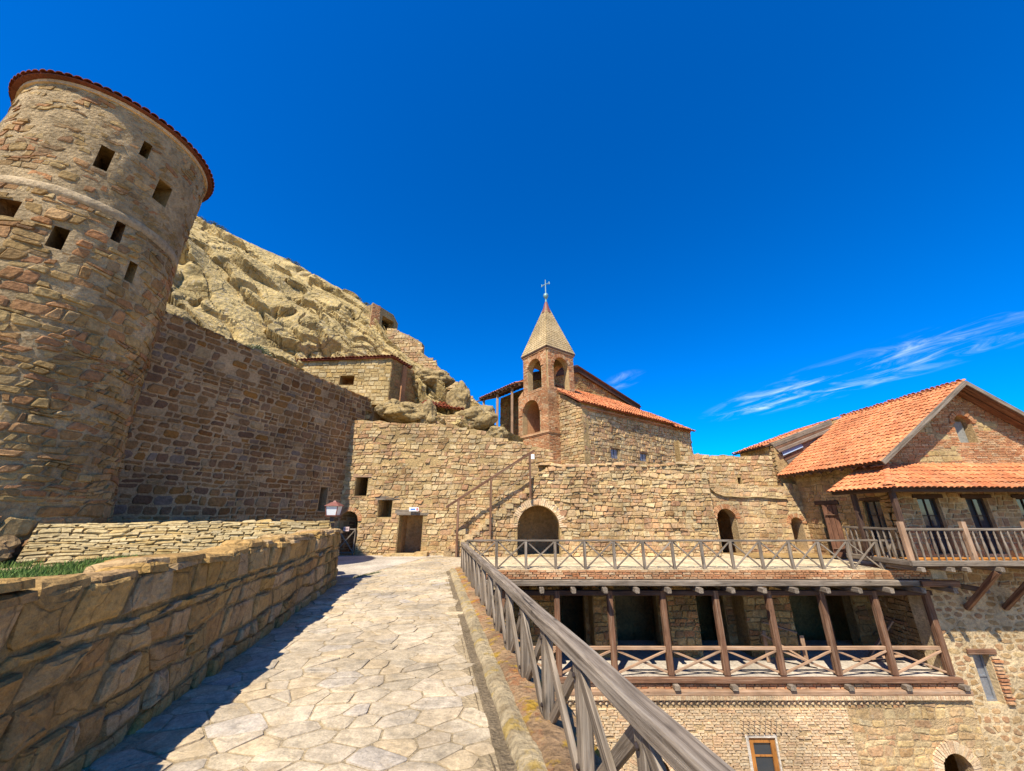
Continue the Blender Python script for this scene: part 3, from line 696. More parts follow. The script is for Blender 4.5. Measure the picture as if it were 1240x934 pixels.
for i in range(26):
    u = .2 + i * .42 + random.uniform(-.05, .05); zt = 7.62 - .4 * u / WL
    if u < WL - .3:
        vv, ff = stone_geo([(u, -.05), (u + .4, -.05), (u + .4, .62), (u, .62)], lambda a, b, n, zt=zt: Ss(a, zt + n - .01, -b), random.Random(i), .06, .012, 2, (u + .2, .28)); mk('coping_stone', vv, ff, M['shade'], shade, rnd=random.random())

# ================================================================== LOW PATH WALL, LAMP, DRY STONE WALL, LAWN
low = thing('path_wall', pw(-2.3, 5.5), 'long low wall of big yellow stones shading the left edge of the path', 'wall')
LB = Vector((-.05 * PN.x, -.05 * PN.y, 1.0))
Sl, Nl = plane(pw(-2.22, -2.5, -.1), PD, LB); LL = 13.75
l_out = [(0, 0), (LL, 0), (LL, 1.30), (0, 1.30)]
slab(low, Sl, l_out, [], .5, M['low_mortar'])
lc = coursed(LL, 1.0, (.15, .25), (.19, .42), 40, wav=.035, slant=.10, jit=.05, split=.05) 
lc += [[(a, b + 1.0) for a, b in c] for c in coursed(LL, .30, (.30, .30), (.2, .5), 41, wav=.02, slant=.10, jit=.05)]
lay(low, Sl, Nl, lc, [], l_out, M['low'], h=(.012, .065), joint=.020, seed=44, near=True, tilt=.7, minpx=5, name='stone', rk=.13)
# far end face of the wall
Se, Ne = plane(Sl(LL, 0, .0), -PN)
rg = random.Random(5); al = .05; k = 0
while al < LL - .1:                 # flat capstones, two uneven layers
    wd = rg.uniform(.22, .62); wd = min(wd, LL - al)
    for lyr in range(2):
        a0 = al + rg.uniform(-.04, .04); zz = 1.29 + lyr * .06; dpt = rg.uniform(.34, .6)
        fr = .05 + rg.uniform(-.05, .05); pl = [(a0, -fr), (a0 + wd * rg.uniform(.3, .6), -fr - rg.uniform(-.04, .05)), (a0 + wd, -fr + rg.uniform(-.05, .05)), (a0 + wd - .03, dpt), (a0 + wd * .4, dpt + rg.uniform(-.04, .06)), (a0, dpt)]
        if lyr == 1 and rg.random() < .35: continue
        vv, ff = stone_geo(pl, lambda a, b, n, z=zz: Sl(a, z + n, -b), rg, rg.uniform(.03, .065), .008, 3, (a0 + wd / 2, .2), tilt=.5); mk('capstone', vv, ff, M['low'], low, rnd=rg.random())
    al += wd
# dry stone wall edging the lawn, facing the path
DY = 10.35
dry = thing('dry_stone_wall', (-6.7, 8.9, .8), 'pale sunlit dry stone wall of thin flat stones edging the lawn', 'wall')
Sd, Nd = plane((-8.60, 7.12, .78), (.79, .613, 0), (-.49, .632, 1)); DL = 5.15; DH = .84
slab(dry, Sd, [(0, 0), (DL, 0), (DL, DH), (0, DH)], [], .3, M['low_mortar'])
dc = coursed(DL, DH, (.03, .085), (.08, .42), 51, wav=.028, jit=.03, slant=.02)
lay(dry, Sd, Nd, dc, [], None, M['dry'], h=(.012, .055), joint=.007, seed=52, tilt=.4, minpx=4.5)
rg = random.Random(9); a0 = 0
def Sdc(a, b, n):
    T = Sd(a, DH, 0); return (T[0] - .613 * b, T[1] + .79 * b, T[2] + n)
while a0 < DL:
    wd = rg.uniform(.16, .55); fr = rg.uniform(.0, .06); vv, ff = stone_geo([(a0, -fr), (a0 + wd * .5, -fr - rg.uniform(-.02, .03)), (a0 + wd, -fr + rg.uniform(-.03, .03)), (a0 + wd, .34), (a0, .36)], Sdc, rg, rg.uniform(.02, .05), .006, 2, (a0 + wd/2, .15), tilt=.6); mk('capstone', vv, ff, M['dry'], dry, rnd=rg.random()); a0 += wd
# raised earth between path wall, dry wall and fortification wall
lawn_poly = [pw(-2.66, -3)[:2], pw(-2.74, 10.9)[:2], (-4.9, 10.2), (-11.2, 9.85), (-16, 8), (-14, -3)]
tag(prism('raised_bank', lawn_poly, -.5, .79, M['earth']), kind='structure')
tag(prism('upper_bank', [(-5.2, 11.05), (-5.5, 11.6), (-8.6, 12.6), (-10.9, 9.95), (-9.75, 8.2), (-9.2, 8.0)], -.5, 1.36, M['earth']), kind='structure')
def blades(name, n, region, hmin, hmax, mat, seed, z):
    rg = random.Random(seed); V = []; F = []; RN = []
    while len(F) < n:
        x, y = region(rg)
        if x is None: continue
        a = rg.uniform(0, 6.28); h = rg.uniform(hmin, hmax); w = rg.uniform(.004, .009); lx, ly = rg.uniform(-.5, .5) * h, rg.uniform(-.5, .5) * h
        b = len(V); zz = z(x, y) if callable(z) else z
        V += [(x - w*math.cos(a), y - w*math.sin(a), zz), (x + w*math.cos(a), y + w*math.sin(a), zz), (x + lx*.4 + w*.7*math.cos(a), y + ly*.4 + w*.7*math.sin(a), zz + h*.6), (x + lx, y + ly, zz + h)]
        F += [(b, b+1, b+2), (b, b+2, b+3)]; RN += [rg.random()] * 4
    return mk(name, V, F, mat, None, rnd=RN)
def lawn_r(rg):
    y = rg.uniform(3.2, 9.0); x = rg.uniform(-11.5, -3.4)
    lat = x * PN.x + y * PN.y
    if lat > -2.78 or (x - TC.x) ** 2 + (y - TC.y) ** 2 < 2.1 ** 2: return None, None
    if (x + 8.60) * -.613 + (y - 7.12) * .79 > -.02: return None, None
    if noise.noise(Vector((x * .8, y * .8, 2))) < -.12: return None, None
    return x, y
tag(blades('grass', 46000, lawn_r, .04, .13, M['grass'], 3, .79), 'short bright green grass on the bank below the round tower', 'grass', kind='stuff')
def crack_r(rg):
    t = rg.random(); return -4.25 + .35 * t + rg.uniform(-.05, .05), 11.25 + 1.0 * t + rg.uniform(-.06, .06)
tag(blades('weeds', 900, crack_r, .02, .06, M['scrub'], 4, .0), 'strip of dry weeds in the joint beside the pale concrete', 'weeds', kind='stuff')

# boulders at the tower foot
def boulder(name, c, r, seed, mat, label, cat='boulder', group=None, rough=.35, sub=4, parent=None, faceted=False):
    bm = bmesh.new(); bmesh.ops.create_icosphere(bm, subdivisions=sub, radius=1)
    off = Vector((seed * 3.7, seed * 1.3, seed * 2.1))
    for v in bm.verts:
        p = v.co.copy(); d = 1 + rough * (noise.noise(p * 1.1 + off) + .45 * noise.noise(p * 2.6 + off)) + .06 * noise.noise(p * 7 + off) + .9 * rough * facets(p * 1.1 + off, .8)[0] + .12 * facets(p * 3.1 + off, .7)[0]
        v.co = Vector((p.x * r[0], p.y * r[1], p.z * r[2])) * d
    me = bpy.data.meshes.new(name); bm.to_mesh(me); bm.free(); me.polygons.foreach_set('use_smooth', [not faceted] * len(me.polygons))
    a = me.attributes.new('rnd', 'FLOAT', 'POINT'); a.data.foreach_set('value', [random.random()] * len(me.vertices))
    o = put(name, me, mat, parent, c)
    if label: tag(o, label, cat, group)
    return o
rg = random.Random(3)
for i, (x, y, s) in enumerate([(-9.35, 6.55, .36), (-8.95, 7.05, .26), (-9.75, 6.05, .40), (-8.75, 8.05, .30), (-8.85, 8.75, .34), (-9.3, 9.35, .30), (-9.0, 7.55, .22), (-10.2, 5.75, .34)]):
    boulder('boulder', (x, y, .92 + s * .35), (s * 1.1, s * .9, s * .8), i + 1, M['tower'], ('large brown boulder nearest the end of the dry stone wall at the tower foot' if i == 1 else 'rough brown boulder heaped at the foot of the round tower'), group='boulders at the tower foot', sub=3, rough=.6, faceted=True)

# lantern on the end of the path wall
LC = Vector(pw(-2.46, 11.02, 1.50))
lamp = thing('lantern', LC, 'small lantern with rust red pyramid roof on the path wall end', 'lamp')
box('foot', LC.x - .05, LC.x + .05, LC.y - .05, LC.y + .05, 1.45, 1.58, M['metal'], lamp)
def frustum(name, c, z0, z1, a, b, mat, parent):
    V = [(c.x + sx * a, c.y + sy * a, z0) for sx, sy in ((-1,-1),(1,-1),(1,1),(-1,1))] + [(c.x + sx * b, c.y + sy * b, z1) for sx, sy in ((-1,-1),(1,-1),(1,1),(-1,1))]
    return mk(name, V, [(0,3,2,1), (4,5,6,7), (0,1,5,4), (1,2,6,5), (2,3,7,6), (3,0,4,7)], mat, parent)
frustum('base', LC, 1.58, 1.61, .13, .14, M['rust'], lamp); frustum('glass', LC, 1.612, 1.83, .118, .148, M['frost'], lamp)
for sx, sy in ((-1,-1),(1,-1),(1,1),(-1,1)): beam('corner_bar', (LC.x + sx*.124, LC.y + sy*.124, 1.60), (LC.x + sx*.156, LC.y + sy*.156, 1.84), .018, .018, M['rust'], lamp)
frustum('roof', LC, 1.835, 1.93, .19, .06, M['rust'], lamp); frustum('cap', LC, 1.93, 1.97, .045, .02, M['rust'], lamp)

# ================================================================== GATEHOUSE FACADE (left) AND ARCHED FRONT WALL
def lintel(root, S, u0, u1, v, mat, h=.05, d=.10, name='lintel'):
    beam(name, S(u0, v + h / 2, .0), S(u1, v + h / 2, .0), h, d, mat, root)
gate = thing('gatehouse_wall', (-3, 17, 0), 'tall sunlit rubble wall with plain doorway and two small square windows', 'wall')
Sg, Ng = plane((-7.75, 17, -.3), (1, 0, 0)); gx = lambda x: x + 7.75; gz = lambda z: z + .3
g_prof = [(0, 6.02), (2.0, 6.0), (2.2, 5.92), (4.6, 5.85), (6.0, 5.62), (7.1, 5.2), (8.4, 4.9), (9.6, 4.6)]
g_out = [(0, 0), (gx(.1), 0), (gx(.1), 2.6), (9.6, 2.6)] + jag(0, 9.6, g_prof, .05, 5, .3)
g_h = [('rect', gx(-6.86), gx(-6.33), gz(2.38), gz(3.2), .8), ('rect', gx(-5.76), gx(-5.17), gz(1.5), gz(2.24), .9), ('rect', gx(-4.81), gx(-3.80), gz(.03), gz(1.64), .8), ('arch', gx(-7.35), gx(-6.55), gz(.03), gz(1.75), 1.6)]
slab(gate, Sg, g_out, g_h, .55, M['facade_mortar'], rmat=M['facade'])
gc = coursed(9.6, 6.1, (.08, .23), (.10, .48), 61, wav=.055, slant=.06, jit=.04, split=.25)
lay(gate, Sg, Ng, gc, g_h, g_out, M['facade'], h=(.008, .048), joint=.012, seed=62, tilt=.6, minpx=6.5, rk=.26, skip=lambda u, v, r: r.random() < (.30 if 4.0 < v < 5.6 and 1 < u < 5 else .05))
voussoirs(gate, Sg, g_h[3], M['brick'], d=.17)
for q in (('rect', gx(-6.86), gx(-6.33), gz(2.38), gz(3.2)),): lintel(gate, Sg, q[1] - .14, q[2] + .14, q[4], M['rail_wood'], .07, .14)
lintel(gate, Sg, gx(-5.95), gx(-4.85), gz(2.26), M['grey_wood'], .045, .16); lintel(gate, Sg, gx(-5.0), gx(-3.55), gz(1.66), M['grey_wood'], .06, .22)
# stepped threshold stones
for x0, x1, z1 in ((-5.05, -3.95, .10), (-3.95, -3.45, .16), (-5.2, -4.9, .07)): box('threshold_stone', x0, x1, 16.55 + random.random() * .1, 17.02, -.02, z1, M['facade'], gate)
sg = thing('door_sign', (-4.15, 16.86, 1.74), 'small white sign with blue and red print over the plain doorway', 'sign')
box('board', -4.38, -3.98, 16.85, 16.87, 1.74, 1.90, M['white'], sg); box('print', -4.32, -4.12, 16.845, 16.849, 1.79, 1.85, M['blue'], sg); box('print', -4.07, -4.01, 16.845, 16.849, 1.77, 1.87, M['red'], sg)
gt = thing('lattice_gate', (-6.95, 16.95, 0), 'grey cross braced wooden gate closing the small arched passage', 'gate')
for a, b in (((-7.33, .12), (-6.57, .12)), ((-7.33, 1.02), (-6.57, 1.02)), ((-7.33, .12), (-6.57, 1.02)), ((-7.33, 1.02), (-6.57, .12)), ((-7.33, .02), (-7.33, 1.06)), ((-6.58, .02), (-6.58, 1.06))):
    beam('rail' if a[1] == b[1] else ('post' if a[0] == b[0] else 'brace'), (a[0], 16.93, a[1]), (b[0], 16.93, b[1]), .04, .05, M['grey_wood'], gt)
sn = thing('gate_sign', (-6.95, 16.88, .85), 'small pale pink board hung on the lattice gate', 'sign')
box('board', -7.08, -6.84, 16.875, 16.895, .95, 1.12, M['pink'], sn); box('print', -7.04, -6.88, 16.871, 16.8745, 1.02, 1.05, M['metal'], sn)

front = thing('arched_wall', (3, 16.5, 0), 'sunlit yellow rubble wall with one wide brick arch below the church', 'wall')
Sf, Nf = plane((-2.75, 16.45, -.3), (1, 0, 0), (0, .035, 1)); fx = lambda x: x + 2.75; FW = 11.15
f_prof = [(0, .50), (.4, .7), (3.5, 2.92), (3.75, 3.55), (4.4, 3.9), (5.2, 3.98), (8, 3.95), (10.4, 4.02), (11.15, 3.8)]
f_out = [(0, 0), (FW, 0)] + jag(0, FW, f_prof, .06, 15, .3)
f_h = [('arch', fx(.22), fx(1.96), gz(.06), gz(1.98), 1.9)]
slab(front, Sf, f_out, f_h, .52, M['facade_mortar'], rmat=M['facade'])
fc = coursed(FW, 4.3, (.075, .21), (.10, .44), 71, wav=.055, slant=.06, jit=.04, split=.2)
lay(front, Sf, Nf, fc, f_h, f_out, M['facade'], h=(.012, .070), joint=.011, seed=72, tilt=.7, minpx=6.5, rk=.27, hk=lambda u, v: 1.25 if v > 1.3 else .8)
voussoirs(front, Sf, f_h[0], M['pale_brick'], d=.27, bw=.085)
rg = random.Random(6); a0 = 3.9
while a0 < FW - .2:             # projecting flat stones along the ledge
    wd = rg.uniform(.25, .6); vv, ff = stone_geo([(a0, -.10 + rg.uniform(-.05, .05)), (a0 + wd, -.08), (a0 + wd, .5), (a0, .5)], lambda a, b, n: Sf(a, 3.93 + n + .05 * math.sin(a * 2), -b), rg, rg.uniform(.05, .10), .01, 2, (a0 + wd/2, .2)); mk('ledge_stone', vv, ff, M['facade'], front, rnd=rg.random()); a0 += wd
stair = thing('stone_staircase', (-1, 16.7, 0), 'worn stone steps climbing along the gatehouse wall beside the brick arch', 'stairs')
for i in range(13):
    x = -2.75 + i * .275; z = .20 + i * .205; o = box('step', x, x + .33, 16.40 + random.uniform(0, .05), 16.99, z - .20, z + random.uniform(-.015, .015), M['facade'], stair)
hand = thing('stair_handrail', (-1, 16.35, .3), 'sloping brown wooden handrail on three posts beside the stone steps', 'handrail')
beam('rail', (-2.72, 16.33, 1.90), (.98, 16.33, 4.24), .06, .10, M['brown_wood'], hand)
for x, z0, z1 in ((-2.22, .2, 2.2), (-.88, 1.0, 3.03), (.77, 2.45, 4.08)): beam('post', (x, 16.33, z0 - .2), (x, 16.33, z1), .09, .09, M['brown_wood'], hand)
beam('lower_rail', (-.88, 16.36, 2.0), (.77, 16.36, 3.4), .022, .022, M['grey_wood'], hand)
wbx = thing('junction_box', (.88, 16.3, 3.95), 'small white box on the top post of the stair handrail', 'box')
box('case', .83, .95, 16.24, 16.34, 3.86, 4.06, M['white'], wbx); box('lid', .82, .96, 16.235, 16.238, 3.86, 4.06, M['white'], wbx)

# ruined round buttress and the two walls to its right
butt = thing('wall_buttress', (8.6, 17.1, 0), 'rounded crumbling stone buttress beside the tall arched doorway', 'buttress')
BC = Vector((8.12, 17.2)); BR = .50
def Sbt(u, v, n):
    a = R(-190) + u / BR; r = BR * (1.12 - .05 * v) + n + .06 * noise.noise(Vector((u * 2, v * 1.5, 5))); return (BC.x + r * math.cos(a), BC.y + r * math.sin(a), -.2 + v)
V = [Sbt(BR * R(200) * i / 24, 4.1 * j / 30, 0) for j in range(31) for i in range(25)]
mk('wall_core', V, [(j*25 + i, j*25 + i + 1, (j+1)*25 + i + 1, (j+1)*25 + i) for j in range(30) for i in range(24)], M['facade_mortar'], butt, smooth=True)
lay(butt, Sbt, lambda u, v: Vector((math.cos(R(-190) + u / BR), math.sin(R(-190) + u / BR), 0)), rubble(BR * R(200), 4.1, .24, .15, 81, vary=.5), [], None, M['facade'], h=(.02, .09), joint=.01, seed=82, tilt=.6, minpx=6)
mid = thing('courtyard_wall', (10.7, 17.5, 0), 'pale rubble wall with a tall arched doorway and a smaller arched opening', 'wall')
Sm, Nm = plane((8.3, 17.5, -.3), (1, 0, 0), (0, .03, 1)); mx = lambda x: x - 8.3; MW = 4.7
m_out = [(0, 0), (MW, 0)] + jag(0, MW, [(0, 3.2), (2, 3.12), (MW, 3.1)], .04, 25, .3)
m_h = [('arch', mx(9.02), mx(9.86), gz(.03), gz(1.86), 2.2), ('arch', mx(12.22), mx(12.74), gz(.12), gz(1.5), .5)]
slab(mid, Sm, m_out, m_h, .5, M['pale_mortar'], rmat=M['facade'])
lay(mid, Sm, Nm, coursed(MW, 3.3, (.09, .24), (.12, .48), 91, wav=.06, slant=.06, jit=.05, split=.25), m_h, m_out, M['facade'], h=(.008, .035), joint=.020, seed=92, tilt=.5, minpx=6.5)
for q in m_h: voussoirs(mid, Sm, q, M['brick'], d=.2 if q is m_h[0] else .16)
box('ledge', 8.32, 12.98, 17.65, 18.25, 2.55, 2.82, M['facade_mortar'], mid)
upper = thing('ruined_wall', (9.6, 18.1, 2.8), 'broken upper wall stump standing behind the ledge of the arched courtyard wall', 'wall')
Su, Nu = plane((8.0, 18.0, 2.5), (1, .02, 0)); UW = 4.4
u_out = [(0, 0), (UW, 0)] + jag(0, UW, [(0, 2.5), (.6, 1.85), (2.5, 1.72), (UW, 1.75)], .07, 35, .25)
slab(upper, Su, u_out, [('rect', 2.55, 2.72, .3, .75, .4)], .5, M['facade_mortar'])
lay(upper, Su, Nu, coursed(UW, 2.6, (.09, .22), (.12, .45), 95, wav=.05, slant=.06, jit=.05, split=.25), [('rect', 2.55, 2.72, .3, .75)], u_out, M['facade'], h=(.008, .04), joint=.018, seed=96, tilt=.5, minpx=6)

# ================================================================== CHURCH AND BELL TOWER (turned 45 degrees)
CD = Vector((.80, .60, 0)); CL = Vector((-.60, .80, 0))        # along its long side; inwards to the left
church = thing('church', (6, 21, 3.4), 'long stone church with low orange tiled aisle roof and two small shuttered windows', 'church')
C0 = Vector((3.47, 18.15, 3.3)); CW = 10.2
Sc, Nc = plane(C0, CD)
c_out = [(0, 0), (CW, 0), (CW, 3.52), (8.0, 3.52), (8.0, 3.65), (0, 3.65)]
c_h = [('rect', 2.0, 2.6, 1.02, 1.52, 0), ('rect', 4.45, 5.1, 1.08, 1.52, 0)]
slab(church, Sc, c_out, c_h, .5, M['facade_mortar'])
lay(church, Sc, Nc, coursed(CW, 3.5, (.10, .24), (.14, .5), 101, wav=.045, slant=.05, jit=.04, split=.2), c_h, [(0, 0), (CW, 0), (CW, 3.26), (0, 3.26)], M['facade'], h=(.01, .06), joint=.014, seed=102, tilt=.5, minpx=6, hk=lambda u, v: 1)
for q in c_h:
    k, a, b, c, d = q[:5]
    sh = mk('shutter', *(lambda v: (v[0:4] + v[4:8], [(0,1,2,3), (4,7,6,5), (0,4,5,1), (1,5,6,2), (2,6,7,3), (3,7,4,0)]))([Sc(x, y, n) for n in (-.07, -.13) for x, y in ((a, c), (b, c), (b, d), (a, d))]), M['lead'], church)
    beam('shutter_bar', Sc((a + b) / 2, c, -.06), Sc((a + b) / 2, d, -.06), .03, .02, M['metal'], church)
    beam('lintel', Sc(a - .1, d + .04, .0), Sc(b + .1, d + .04, .0), .06, .08, M['brown_wood'], church)
# dentil cornice of little brick corners under the eave
def dentils(root, S, u0, u1, v, step, mat, name='dentil_course', d=.07, h=.06):
    V = []; F = []; RN = []; u = u0
    while u < u1:
        b = len(V)
        for vv in (v, v + h): V += [S(u, vv, -.02), S(u + step, vv, -.02), S(u + step / 2, vv, d)]
        F += [(b, b+2, b+5, b+3), (b+2, b+1, b+4, b+5), (b, b+1, b+2), (b+3, b+5, b+4)]; RN += [random.random()] * 6; u += step
    tag(mk(name, V, F, mat, root, rnd=RN), kind='stuff')
def band(root, S, u0, u1, v0, v1, n0, n1, mat, name='string_course'):
    V = [S(u, v, n) for u in (u0, u1) for v, n in ((v0, n0), (v0, n1), (v1, n1), (v1, n0))]
    return mk(name, V, [(0, 1, 5, 4), (1, 2, 6, 5), (2, 3, 7, 6), (3, 0, 4, 7), (0, 3, 2, 1), (4, 5, 6, 7)], mat, root)
Sc2, _ = plane(C0, CD, (0, 0, 1))
dentils(church, Sc, 0, CW, 3.30, .16, M['brick']); band(church, Sc, 0, CW, 3.37, 3.43, -.02, .10, M['brick']); dentils(church, Sc, 0, CW, 3.44, .16, M['brick'], d=.12)
# aisle roof
def roof(root, O, U, Vv, W, L, seed, maxn=300, tw=.19, tl=.36, mat='tile', deck='old_tile', over=.02, th=.05, minpx=4, inside=None):
    O, U = Vector(O), Vector(U).normalized(); vn = Vector(Vv).normalized(); nn = U.cross(vn).normalized()
    mk('roof_deck', [tuple(O + U * a_ + vn * b_ + nn * c_) for c_ in (-th, .0) for a_, b_ in ((-over, 0), (W + over, 0), (W + over, L), (-over, L))], [(0, 3, 2, 1), (4, 5, 6, 7), (0, 1, 5, 4), (1, 2, 6, 5), (2, 3, 7, 6), (3, 0, 4, 7)], M[deck], root)
    tiled(root, O, U, vn, W, L, M[mat], tw=tw, tl=tl, seed=seed, maxn=maxn, minpx=minpx, inside=inside)
AV = CL * 3.95 + Vector((0, 0, 2.35)); AL = AV.length
roof(church, Sc(1.62, 3.56, .28), CD, AV, 6.4, AL + .2, 5, 260)
roof(church, Sc(-.2, 3.62, .20), CD, CL * 1.58 + Vector((0, 0, 1.0)), 1.85, 1.85, 6, 40)
roof(church, Sc(8.05, 3.42, .28), CD, AV, 2.3, AL * .8, 7, 40)
# nave gable behind the aisle
G0 = Vector((.68, 20.91, 3.3)); Sn, Nn_ = plane(G0, CD)
n_out = [(.7, 0), (10.9, 0), (10.9, 5.9), (10.4, 6.0), (4.5, 7.46), (.7, 6.1)]
slab(church, Sn, n_out, [], .5, M['brick_mortar'], name='gable_core')
lay(church, Sn, Nn_, coursed(10.9, 7.6, (.10, .24), (.14, .5), 111, wav=.045, slant=.05, jit=.04, split=.2), [], [(0, 3.2), (10.8, 3.2), (10.8, 5.85), (4.5, 7.4), (.7, 6.0), (.7, 3.2)], M['tower'], h=(.01, .05), joint=.014, seed=112, tilt=.5, minpx=6, name='gable_stone', stuff='gable_stones')
for a_, b_ in (((4.45, 7.56), (11.1, 5.92)), ((4.55, 7.56), (.5, 6.1))): beam('rake_board', Sn(*a_, .16), Sn(*b_, .16), .10, .5, M['dark_wood'], church)
mk('nave_roof', [Sn(4.5, 7.64, .3), Sn(11.2, 5.96, .3), Sn(11.2, 5.96, -4.5), Sn(4.5, 7.64, -4.5), Sn(.6, 6.22, .3), Sn(.6, 6.22, -4.5)], [(0, 1, 2, 3), (4, 0, 3, 5)], M['old_tile'], church)
# end wall of the aisle towards the bell tower
Sw, Nw = plane(C0 + CL * 1.60, -CL)
slab(church, Sw, [(0, 0), (1.64, 0), (1.64, 3.5), (0, 4.6)], [], .4, M['facade_mortar'], name='end_core')
lay(church, Sw, Nw, coursed(1.64, 4.8, (.10, .24), (.14, .5), 117, wav=.045, slant=.05, jit=.04, split=.2), [], [(0, 0), (1.64, 0), (1.64, 3.4), (0, 4.5)], M['facade'], h=(.01, .05), joint=.014, seed=118, tilt=.5, minpx=6)

bell = thing('bell_tower', (1.9, 20.4, 3.5), 'square brick bell tower with open arches and pointed tiled spire', 'bell tower')
BN = Vector((1.90, 18.95, 0)); BS = 2.12
def face(origin, U, base): return plane((origin.x, origin.y, base), U)
K_right = BN; K_left = BN + CL * BS; K_back = K_left + CD * BS; K_rb = BN + CD * BS
faces4 = [(K_left, -CL, 'left'), (BN, CD, 'right'), (K_rb, CL, 'back'), (K_back, -CD, 'rear')]
SH0, SH1, BF1 = 3.3, 8.0, 10.42
for O, U, nm in faces4:
    lit = nm in ('left', 'right')
    # shaft
    EXT = .42; Os = O + CL * EXT if nm in ('left', 'rear') else O; ws = BS + EXT if nm in ('left', 'back') else BS
    S, N = face(Os, U, SH0); o_ = [(0, 0), (ws, 0), (ws, SH1 - SH0), (0, SH1 - SH0)]
    hl = [('arch', .38, 1.86, 2.45, 4.32, .9)] if nm == 'left' else []
    slab(bell, S, o_, hl, .34, M['brick_mortar'], name='shaft_core', rmat=M['brick'])
    if lit:
        cl = coursed(ws, SH1 - SH0, (.078, .09), (.2, .29), 120 + len(nm), wav=.004, jit=.006)
        lay(bell, S, N, cl, hl, None, M['brick'], h=(.006, .022), joint=.008, seed=121, tilt=.2, minpx=5, name='brick', stuff='shaft_bricks', maxn=150)
        band(bell, S, -.05, ws + .05, 2.30, 2.38, -.02, .07, M['brick']); band(bell, S, -.03, ws + .03, 2.24, 2.30, -.02, .04, M['brick'])
        for q in hl: voussoirs(bell, S, q, M['brick'], d=.24, bw=.075)
    # sloping shoulder of the wider shaft, then the belfry
    S, N = face(O + (U * .06), U, SH1); w = BS - .12; o_ = [(0, 0), (w, 0), (w, BF1 - SH1), (0, BF1 - SH1)]
    hl = [('arch', .42, 1.58, .15, 1.98, 0)]
    slab(bell, S, o_, hl, .36, M['brick_mortar'], name='belfry_core')
    cl = coursed(w, BF1 - SH1, (.078, .09), (.2, .29), 130 + len(nm), wav=.004, jit=.006)
    lay(bell, S, N, cl, hl, None, M['brick'], h=(.006, .022), joint=.008, seed=131, tilt=.2, minpx=5, name='brick', stuff='belfry_bricks', maxn=75)
    voussoirs(bell, S, hl[0], M['brick'], d=.2, bw=.075)
    band(bell, S, -.05, w + .05, BF1 - SH1 - .14, BF1 - SH1 - .06, -.02, .05, M['brick']); band(bell, S, -.08, w + .08, BF1 - SH1 - .06, BF1 - SH1 + .03, -.02, .09, M['dark_wood'], 'eave_course')
ctr = (BN + K_back) / 2
mk('shaft_shoulder', [(p.x, p.y, z) for p, z in ((K_left, SH1 + .32), (K_back, SH1 + .32), (K_back + CL * .46, SH1), (K_left + CL * .46, SH1), (K_left, SH1 - .02), (K_back, SH1 - .02))], [(0, 1, 2, 3), (0, 3, 4), (1, 5, 2)], M['brick'], bell)
mk('belfry_floor', [(p.x, p.y, SH1 + .1) for p in (BN + (ctr-BN)*.05, K_rb + (ctr-K_rb)*.05, K_back + (ctr-K_back)*.05, K_left + (ctr-K_left)*.05)] , [(0, 1, 2, 3)], M['brick_mortar'], bell)
hb = BS / 2 + .07; ap = Vector((ctr.x, ctr.y, 14.05)); base = [ctr + (-CD + -CL) * hb, ctr + (CD - CL) * hb, ctr + (CD + CL) * hb, ctr + (-CD + CL) * hb]
for p in base: p.z = BF1 + .02
for i in range(4):          # spire: courses of small stone tiles on each face
    a, b = base[i], base[(i + 1) % 4]; V = []; F = []; RN = []; rows = 26; rg = random.Random(i)
    for r in range(rows):
        k0, k1 = r / rows, (r + 1) / rows + .004; f = lambda k: k ** .92
        aa, bb = a.lerp(ap, f(k0)), b.lerp(ap, f(k0)); a2, b2 = a.lerp(ap, min(1, f(k1))), b.lerp(ap, min(1, f(k1)))
        outn = ((a + b) / 2 - ctr); outn.z = 0; outn.normalize(); nt = max(1, int((bb - aa).length / .2))
        for q in range(nt):
            u0, u1 = (q + .03) / nt, (q + .97) / nt; o1 = outn * rg.uniform(.010, .022); bI = len(V)
            V += [aa.lerp(bb, u0) + o1, aa.lerp(bb, u1) + o1, a2.lerp(b2, u1), a2.lerp(b2, u0), aa.lerp(bb, u0), aa.lerp(bb, u1)]
            F += [(bI, bI+1, bI+2, bI+3), (bI+4, bI+5, bI+1, bI)]; RN += [rg.random()] * 6
    tag(mk('spire_tiles', [tuple(v) for v in V], F, M['spire'], bell, rnd=RN), kind='stuff')
mk('spire_core', [tuple(p) for p in base] + [tuple(ap - Vector((0, 0, .1)))], [(0, 1, 4), (1, 2, 4), (2, 3, 4), (3, 0, 4), (3, 2, 1, 0)], M['spire'], bell)
def lathe(name, c, prof, mat, parent, seg=20, smooth=True):
    V = []; F = []; m = len(prof)
    for i in range(seg):
        a = 2 * math.pi * i / seg
        for r, z in prof: V.append((c[0] + r * math.cos(a), c[1] + r * math.sin(a), c[2] + z))
    for i in range(seg):
        for j in range(m - 1): F.append((i*m + j, ((i+1) % seg)*m + j, ((i+1) % seg)*m + j + 1, i*m + j + 1))
    return mk(name, V, F, mat, parent, smooth=smooth)
lathe('spire_cap', (ap.x, ap.y, 13.25), [(.30, 0), (.20, .35), (.10, .75), (.05, .85)], M['rust'], bell, 12)
lathe('finial', (ap.x, ap.y, 14.0), [(.05, 0), (.06, .2), (.045, .3), (.10, .36), (.15, .46), (.16, .54), (.13, .64), (.06, .70), (.03, .72)], M['copper'], bell)
beam('cross_upright', (ap.x, ap.y, 14.7), (ap.x, ap.y, 15.70), .05, .04, M['copper'], bell)
xd = Vector((.80, -.60, 0))
beam('cross_arm', Vector((ap.x, ap.y, 15.36)) - xd * .27, Vector((ap.x, ap.y, 15.36)) + xd * .27, .045, .04, M['copper'], bell)
